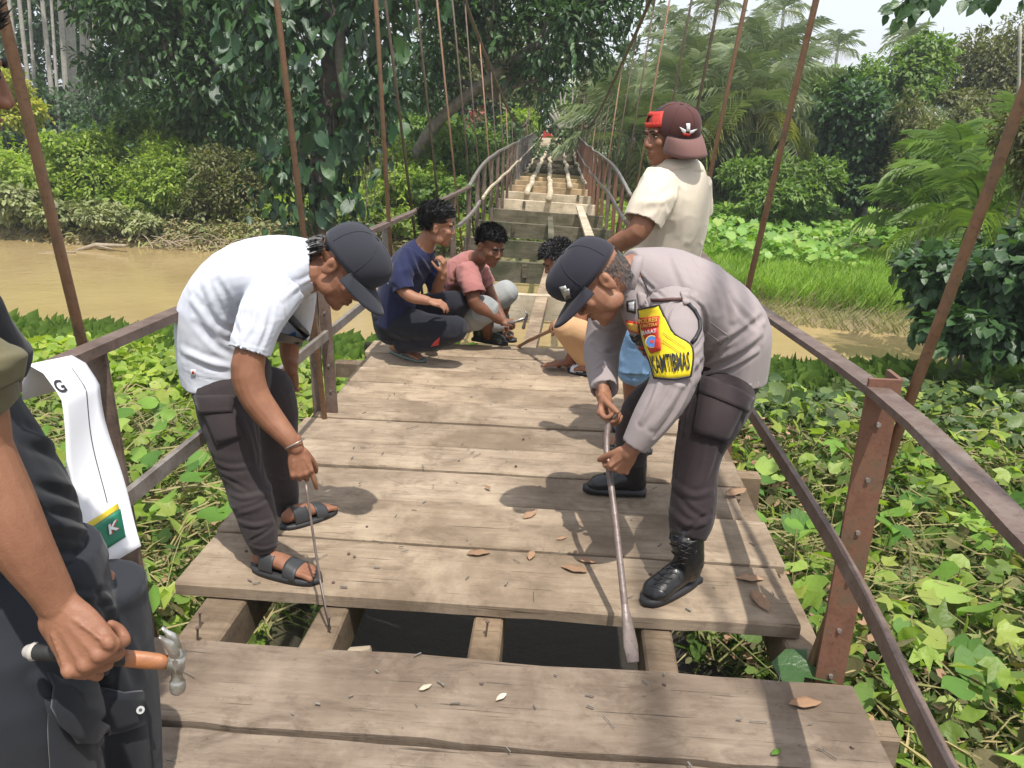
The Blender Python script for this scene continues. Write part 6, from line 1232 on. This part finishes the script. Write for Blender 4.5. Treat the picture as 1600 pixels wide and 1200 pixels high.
sandal(E_, G(611,549,0), G(662,566,0), 'rubber_grey', sole='rubber_grey', kind='flip_flop', flip=True, th=.018); sandal(E_, G(653,540,0), G(682,548,0), 'rubber_grey', sole='rubber_grey', kind='flip_flop', flip=True, th=.018)
# ================================================================== squatting man in pink
F_ = person('squatting man in dusty pink T-shirt and rubber boots holding a hammer', tuple(G(760,540)))
hc = P(766,386,5.42); hM = rotf((.66,-.66,-.30), (.22,-.12,1)); hs = 1.12; b = MB(); dn = head(b, hc, hM, hs, 1.05)
limb(b, [P(702,492,5.72), P(708,458,5.66), P(726,424,5.58), P(742,410,5.53)], [(.15,.12),(.16,.12),(.18,.12),(.08,.08)], (.3,1,0), 4, 24); limb(b, [P(742,412,5.53), hc + hM @ Vector((0,-.03,-.05))], [.065,.058])
limb(b, [P(722,424,5.42), P(738,458,5.30), P(742,474,5.28), P(762,488,5.32), P(782,501,5.38)], [.055,.05,.048,.042,.03]); hW = P(783,502,5.38); hand(b, hW, (1,.1,-.15), (-.1,.5,-.9), 1, (60,75,45))
limb(b, [P(752,420,5.7), P(765,455,5.68), P(788,505,5.55)], [.05,.042,.03]); hand(b, P(788,505,5.55), (.1,-.3,-1), (1,0,0), 1, (40,50,30))
NL = [(708,498,5.66,.10),(735,494,5.50,.095),(757,484,5.38,.082)]; NS = [(758,486,5.38,.07),(760,508,5.50,.06),(762,525,5.58,.045)]
FL = [(712,492,5.78,.10),(760,474,5.78,.092),(790,458,5.76,.078)]; FS = [(792,458,5.76,.072),(786,482,5.80,.062),(778,510,5.84,.05)]
for S in (NL, NS, FL, FS): limb(b, [P(*q[:3]) for q in S], [q[3]*.82 for q in S])
link('body', fuse(b, .0065, 2, dents=dn), 'skin_dark', F_, True); face_bits(F_, hc, hM, hs, squint=.6); hair(F_, hc, hM, hs, length=.026, n=2200, curl=.12, up=.25)
b = MB(); limb(b, [P(702,496,5.72), P(704,470,5.68), P(712,444,5.63), P(728,420,5.58), P(745,408,5.53)], [(.175,.14),(.17,.14),(.18,.14),(.18,.12),(.085,.085)], (.3,1,0), 4, 26, False); limb(b, [P(728,420,5.45), P(738,446,5.32), P(741,460,5.29)], [.085,.08,.078], None, 3, 18, False); limb(b, [P(748,420,5.66), P(760,445,5.69)], [.08,.07], None, 3, 18, False)
link('t_shirt', fuse(b, .008, 4, cups=[(P(741,460,5.29), P(741,460,5.29)-P(738,446,5.32), .08, .04)], fold=[(.010, 9, (1,1,1)), (.005, 20, (1,1,1))]), 'pink_cotton', F_, True)
b = MB(); limb(b, [P(702,485,5.72), P(706,500,5.70)], [(.16,.13),(.15,.12)], Yv, 3, 24, True)
for S in (NL, FL): limb(b, [P(*q[:3]) for q in S], [q[3]+.022 for q in S], None, 3, 18)
link('shorts', fuse(b, .008, 4, fold=[(.009, 10, (1,1,1))]), 'grey_cotton', F_, True)
boot(F_, G(740,531,0), G(792,540,0), P(757,520,5.60), P(759,497,5.47), 'rubber_olive', .06, 1.0, False, 'rubber_boot'); boot(F_, P(778,533,5.95), P(806,533,5.95), P(781,520,5.88), P(784,497,5.82), 'rubber_olive', .058, .95, False, 'rubber_boot')
h0, h1 = P(800,504,5.36), P(821,497,5.34); hm = tag(empty('claw_hammer', tuple(h0)), 'small claw hammer held by the squatting man in pink', 'hammer'); mb = MB(); mb.tube([P(783,507,5.38), h0, h1], .012, 8); mb.build('handle', 'steel', hm, True)
mb = MB(); limb(mb, [P(818,512,5.34), P(820,504,5.34), P(822,499,5.34)], [.013,.009,.012], None, 2, 10); mb.tube([P(822,499,5.34), P(824,492,5.34), P(820,486,5.34)], [.010,.009,.004], 8); mb.build('hammer_head', 'steel', hm, True)
mb = MB(); mb.tube([P(811,541,5.5), P(825,533,5.35), P(865,514,5.0), P(880,507,4.9)], [.011,.013,.014,.014], 8); mb.tube([P(811,546,5.5), P(811,541,5.5), P(813,537,5.5)], [.02,.016,.01], 8); tag(mb.build('pry_bar', 'rust_rod', None, True), 'rusty pry bar held by the man squatting behind the officer', 'pry bar')
mb = MB(); limb(mb, [P(771,508,5.52), P(784,508,5.52)], [(.05,.03),(.05,.03)], (0,0,1), 2, 12); tag(mb.build('grey_bundle', 'sock_grey', None, True), 'small pale grey bundle by the knee of the man in pink', 'cloth')
# ================================================================== man squatting behind the officer
H_ = person('man squatting behind the officer, tan trousers, one hand flat on the planks', tuple(G(905,585)))
hc = P(872,410,5.15); hM = rotf((-.9,-.2,-.45), (-.4,0,1)); b = MB(); dn = head(b, hc, hM, 1.0)
limb(b, [P(950,530,5.12), P(935,490,5.12), P(912,452,5.13), P(896,432,5.14)], [(.15,.12),(.15,.12),(.16,.11),(.08,.07)], Yv, 4, 22); limb(b, [P(896,432,5.14), hc + hM @ Vector((0,-.03,-.05))], [.06,.055])
limb(b, [P(912,452,4.98), P(905,510,4.93), P(897,545,4.95), P(886,568,4.99)], [.05,.042,.036,.026]); hand(b, P(887,567,4.99), (-1,.05,-.12), (0,0,-1), -1, (4,4,4), 1.05)
limb(b, [P(915,452,5.3), P(905,485,5.25), P(882,508,4.95)], [.05,.042,.03]); hand(b, P(884,507,4.97), (-1,0,0), (0,0,-1), 1, (55,70,40))
NL = [(955,545,5.0,.09),(918,525,4.88,.08),(888,512,4.84,.072)]; NS = [(884,512,4.84,.078),(900,540,4.90,.065),(912,560,4.93,.052)]; FL = [(955,540,5.2,.09),(912,518,5.3,.078)]; FS = [(908,515,5.3,.075),(922,560,5.2,.05)]
for S in (NL, NS, FL, FS): limb(b, [P(*q[:3]) for q in S], [q[3]*.8 for q in S])
foot(b, G(930,585,.02), G(893,578,.02)); foot(b, G(935,568,.02), G(915,565,.02))
link('body', fuse(b, .0065, 2, dents=dn), 'skin_mid', H_, True); hair(H_, hc, hM, 1.08, length=.026, n=2600, curl=.6, up=.2, vol=1.05); face_bits(H_, hc, hM)
b = MB(); limb(b, [P(950,528,5.12), P(936,490,5.12), P(914,454,5.13), P(898,436,5.14)], [(.17,.14),(.17,.135),(.17,.12),(.085,.08)], Yv, 4, 24); link('t_shirt', fuse(b, .009, 4, fold=[(.01, 9, (1,1,1))]), 'red_cotton', H_, True)
b = MB()
for S in (NL, NS, FL, FS): limb(b, [P(*q[:3]) for q in S], [q[3]+.008 for q in S], None, 3, 18)
link('trousers', fuse(b, .008, 4, fold=[(.008, 11, (1,1,1))]), 'tan_cotton', H_, True)
sandal(H_, G(932,588,0), G(890,580,0), 'slipper_white', sole='rubber_black', straps=((.62,.045),), kind='slipper')
# ================================================================== standing man
K_ = person('standing man in beige polo shirt with brown cap turned sideways', tuple(G(1010,700)))
hc = P(1042,214,3.68); hM = rotf((-.86,-.48,-.10), (-.05,0,1)); hs = 1.08; b = MB(); dn = head(b, hc, hM, hs, 1.08)
sdv = (.42,.9,0)
limb(b, [P(1042,430,3.75), P(1046,380,3.74), P(1056,320,3.72), P(1062,275,3.70), P(1060,258,3.70)], [(.16,.12),(.16,.13),(.19,.13),(.17,.11),(.08,.08)], sdv, 4, 24); limb(b, [P(1060,262,3.70), hc + hM @ Vector((0,-.02,-.04))], [.07,.064])
limb(b, [P(1030,285,3.55), P(1012,330,3.47), P(996,362,3.44), P(970,378,3.50), P(938,396,3.60)], [.06,.056,.05,.044,.03]); hand(b, P(938,396,3.60), (-.9,.4,-.4), (0,.3,-1), 1, (20,30,20))
limb(b, [P(1095,290,3.95), P(1090,340,4.0), P(1060,380,4.05)], [.055,.05,.04]); hand(b, P(1058,382,4.05), (-1,0,-.3), (0,.3,-1), -1, (20,30,20))
LL = [(1015,450,3.62,.10),(1000,520,3.60,.09),(990,575,3.60,.065),(992,640,3.64,.055),(1000,690,3.68,.04)]; RL = [(1060,450,3.85,.10),(1030,540,3.85,.08),(1012,600,3.88,.058),(1010,672,3.92,.038)]
for S in (LL, RL): limb(b, [P(*q[:3]) for q in S], [q[3]*.88 for q in S])
fa, fb = P(*LL[-1][:3]), P(*RL[-1][:3]); f1 = Vector((fa.x, fa.y, .02)); f2 = Vector((fb.x, fb.y, .02))
foot(b, f1 + Vector((.05,-.02,0)), f1 + Vector((-.17,.04,0)), ankle=f1 + Vector((0,0,.1))); foot(b, f2 + Vector((.05,-.02,0)), f2 + Vector((-.17,.04,0)), ankle=f2 + Vector((0,0,.1)))
link('body', fuse(b, .0055, 2, dents=dn), 'skin_mid', K_, True); face_bits(K_, hc, hM, hs, squint=.6)
b = MB(); limb(b, [P(1040,440,3.75), P(1042,400,3.75), P(1050,350,3.73), P(1056,305,3.71), P(1060,272,3.70), P(1058,255,3.70)], [(.19,.155),(.185,.155),(.195,.165),(.21,.15),(.17,.12),(.085,.085)], sdv, 4, 28, False)
limb(b, [P(1035,283,3.58), P(1018,318,3.49), P(1004,349,3.455)], [.088,.092,.085], None, 3, 20, False); limb(b, [P(1085,285,3.9), P(1090,335,3.98)], [.085,.075], None, 3, 20, False)
me = fuse(b, .0065, 5, cups=[(P(1004,349,3.455), P(1004,349,3.455)-P(1018,318,3.49), .09, .05)], fold=[(.008, 8, (1,1,.8)), (.004, 20, (1,1,.8))]); sh = link('polo_shirt', me, 'beige_cotton', K_, True)
mb = MB(); g = []; c = P(1058,258,3.69); ax = Vector((-.05,0,1)); s1 = Vector((1,0,0)); s2 = Vector((0,1,0))
for i in range(17):
    t = i/16*5.4 + 1.9; g.append([c + ax*(.028-.05*q) + (s1*math.cos(t)*.088 + s2*math.sin(t)*.088)*(1+.35*q) for q in (0,.5,1)])
mb.sheet(g, .004); mb.build('collar', 'beige_cotton', sh, True)
b = MB(); limb(b, [P(1040,415,3.75), P(1038,450,3.75)], [(.17,.14),(.17,.135)], sdv, 3, 24)
for S in (LL[:3], RL[:3]): limb(b, [P(*q[:3]) for q in S], [q[3]*1.0+.024 for q in S], None, 3, 18, True)
link('denim_shorts', fuse(b, .008, 4, cups=[(P(990,578,3.60), (0,0,-1), .085, .03), (P(1012,600,3.88), (0,0,-1), .08, .03)], fold=[(.007, 12, (1,1,1))]), 'denim', K_, True)
sandal(K_, f1 + Vector((.05,-.02,-.02)), f1 + Vector((-.17,.04,-.02))); sandal(K_, f2 + Vector((.05,-.02,-.02)), f2 + Vector((-.17,.04,-.02)))
hairp = hair(K_, hc, hM, 1.04, length=.01, n=200)
cM = rotf((.50,-.80,-.28), (-.06,-.12,1)); cc = P(1056,216,3.66); cp, CL = cap(K_, cc, cM, 'cap_brown', 'cap_visor_brown', 1.12, .07, .030, .05, 1.05, -.05, boxy=.3)
bvc = bvh_of(cp)
for q in ([(1062,198),(1072,203),(1071,209),(1066,206)], [(1089,201),(1078,204),(1077,209),(1083,207)], [(1072,193),(1078,193),(1078,205),(1073,205)]): patch('cap_emblem', 'ink_white', cp, bvc, q, .001, .003, 4, 4)
patch('cap_emblem', 'ink_red', cp, bvc, [(1066,207),(1079,209),(1077,213),(1067,211)], .001, .003, 3, 4)
def scalp(t, z_): q = math.sqrt(max(0, 1-((z_-.05)/.092)**2)); return hc + hM @ (Vector((.088*math.sin(t)*q, -.014+.108*math.cos(t)*q, z_))*1.06)
for z0_, z1_ in ((.046,.066), (.092,.106)):
    mb = MB(); mb.sheet([[scalp(t, z_) for z_ in (z0_, (z0_+z1_)/2, z1_)] for t in np.linspace(-1.7, 1.5, 18)], .003); mb.build('red_strap', 'ink_red', cp, True)
for t_ in (-1.7, -.75, .75):
    mb = MB(); mb.sheet([[scalp(t, z_) for z_ in np.linspace(.046,.106,6)] for t in np.linspace(t_, t_+.6, 5)], .003); mb.build('red_strap', 'ink_red', cp, True)
# ------------------------------------------------------------------ humid air
m = bpy.data.materials.new('haze_air'); m.use_nodes = True; nt = m.node_tree; nt.nodes.remove(nt.nodes['Principled BSDF']); v = nt.nodes.new('ShaderNodeVolumePrincipled')
v.inputs['Color'].default_value = (.92,.95,1,1); v.inputs['Density'].default_value = .0011; v.inputs['Anisotropy'].default_value = .2; nt.links.new(v.outputs[0], nt.nodes['Material Output'].inputs['Volume']); MATS['haze_air'] = m
mb = MB(); mb.box((0,150,12), (1300,1000,48)); tag(mb.build('haze', 'haze_air'), kind='stuff')
SC.cycles.volume_bounces = 0; SC.cycles.volume_step_rate = 10
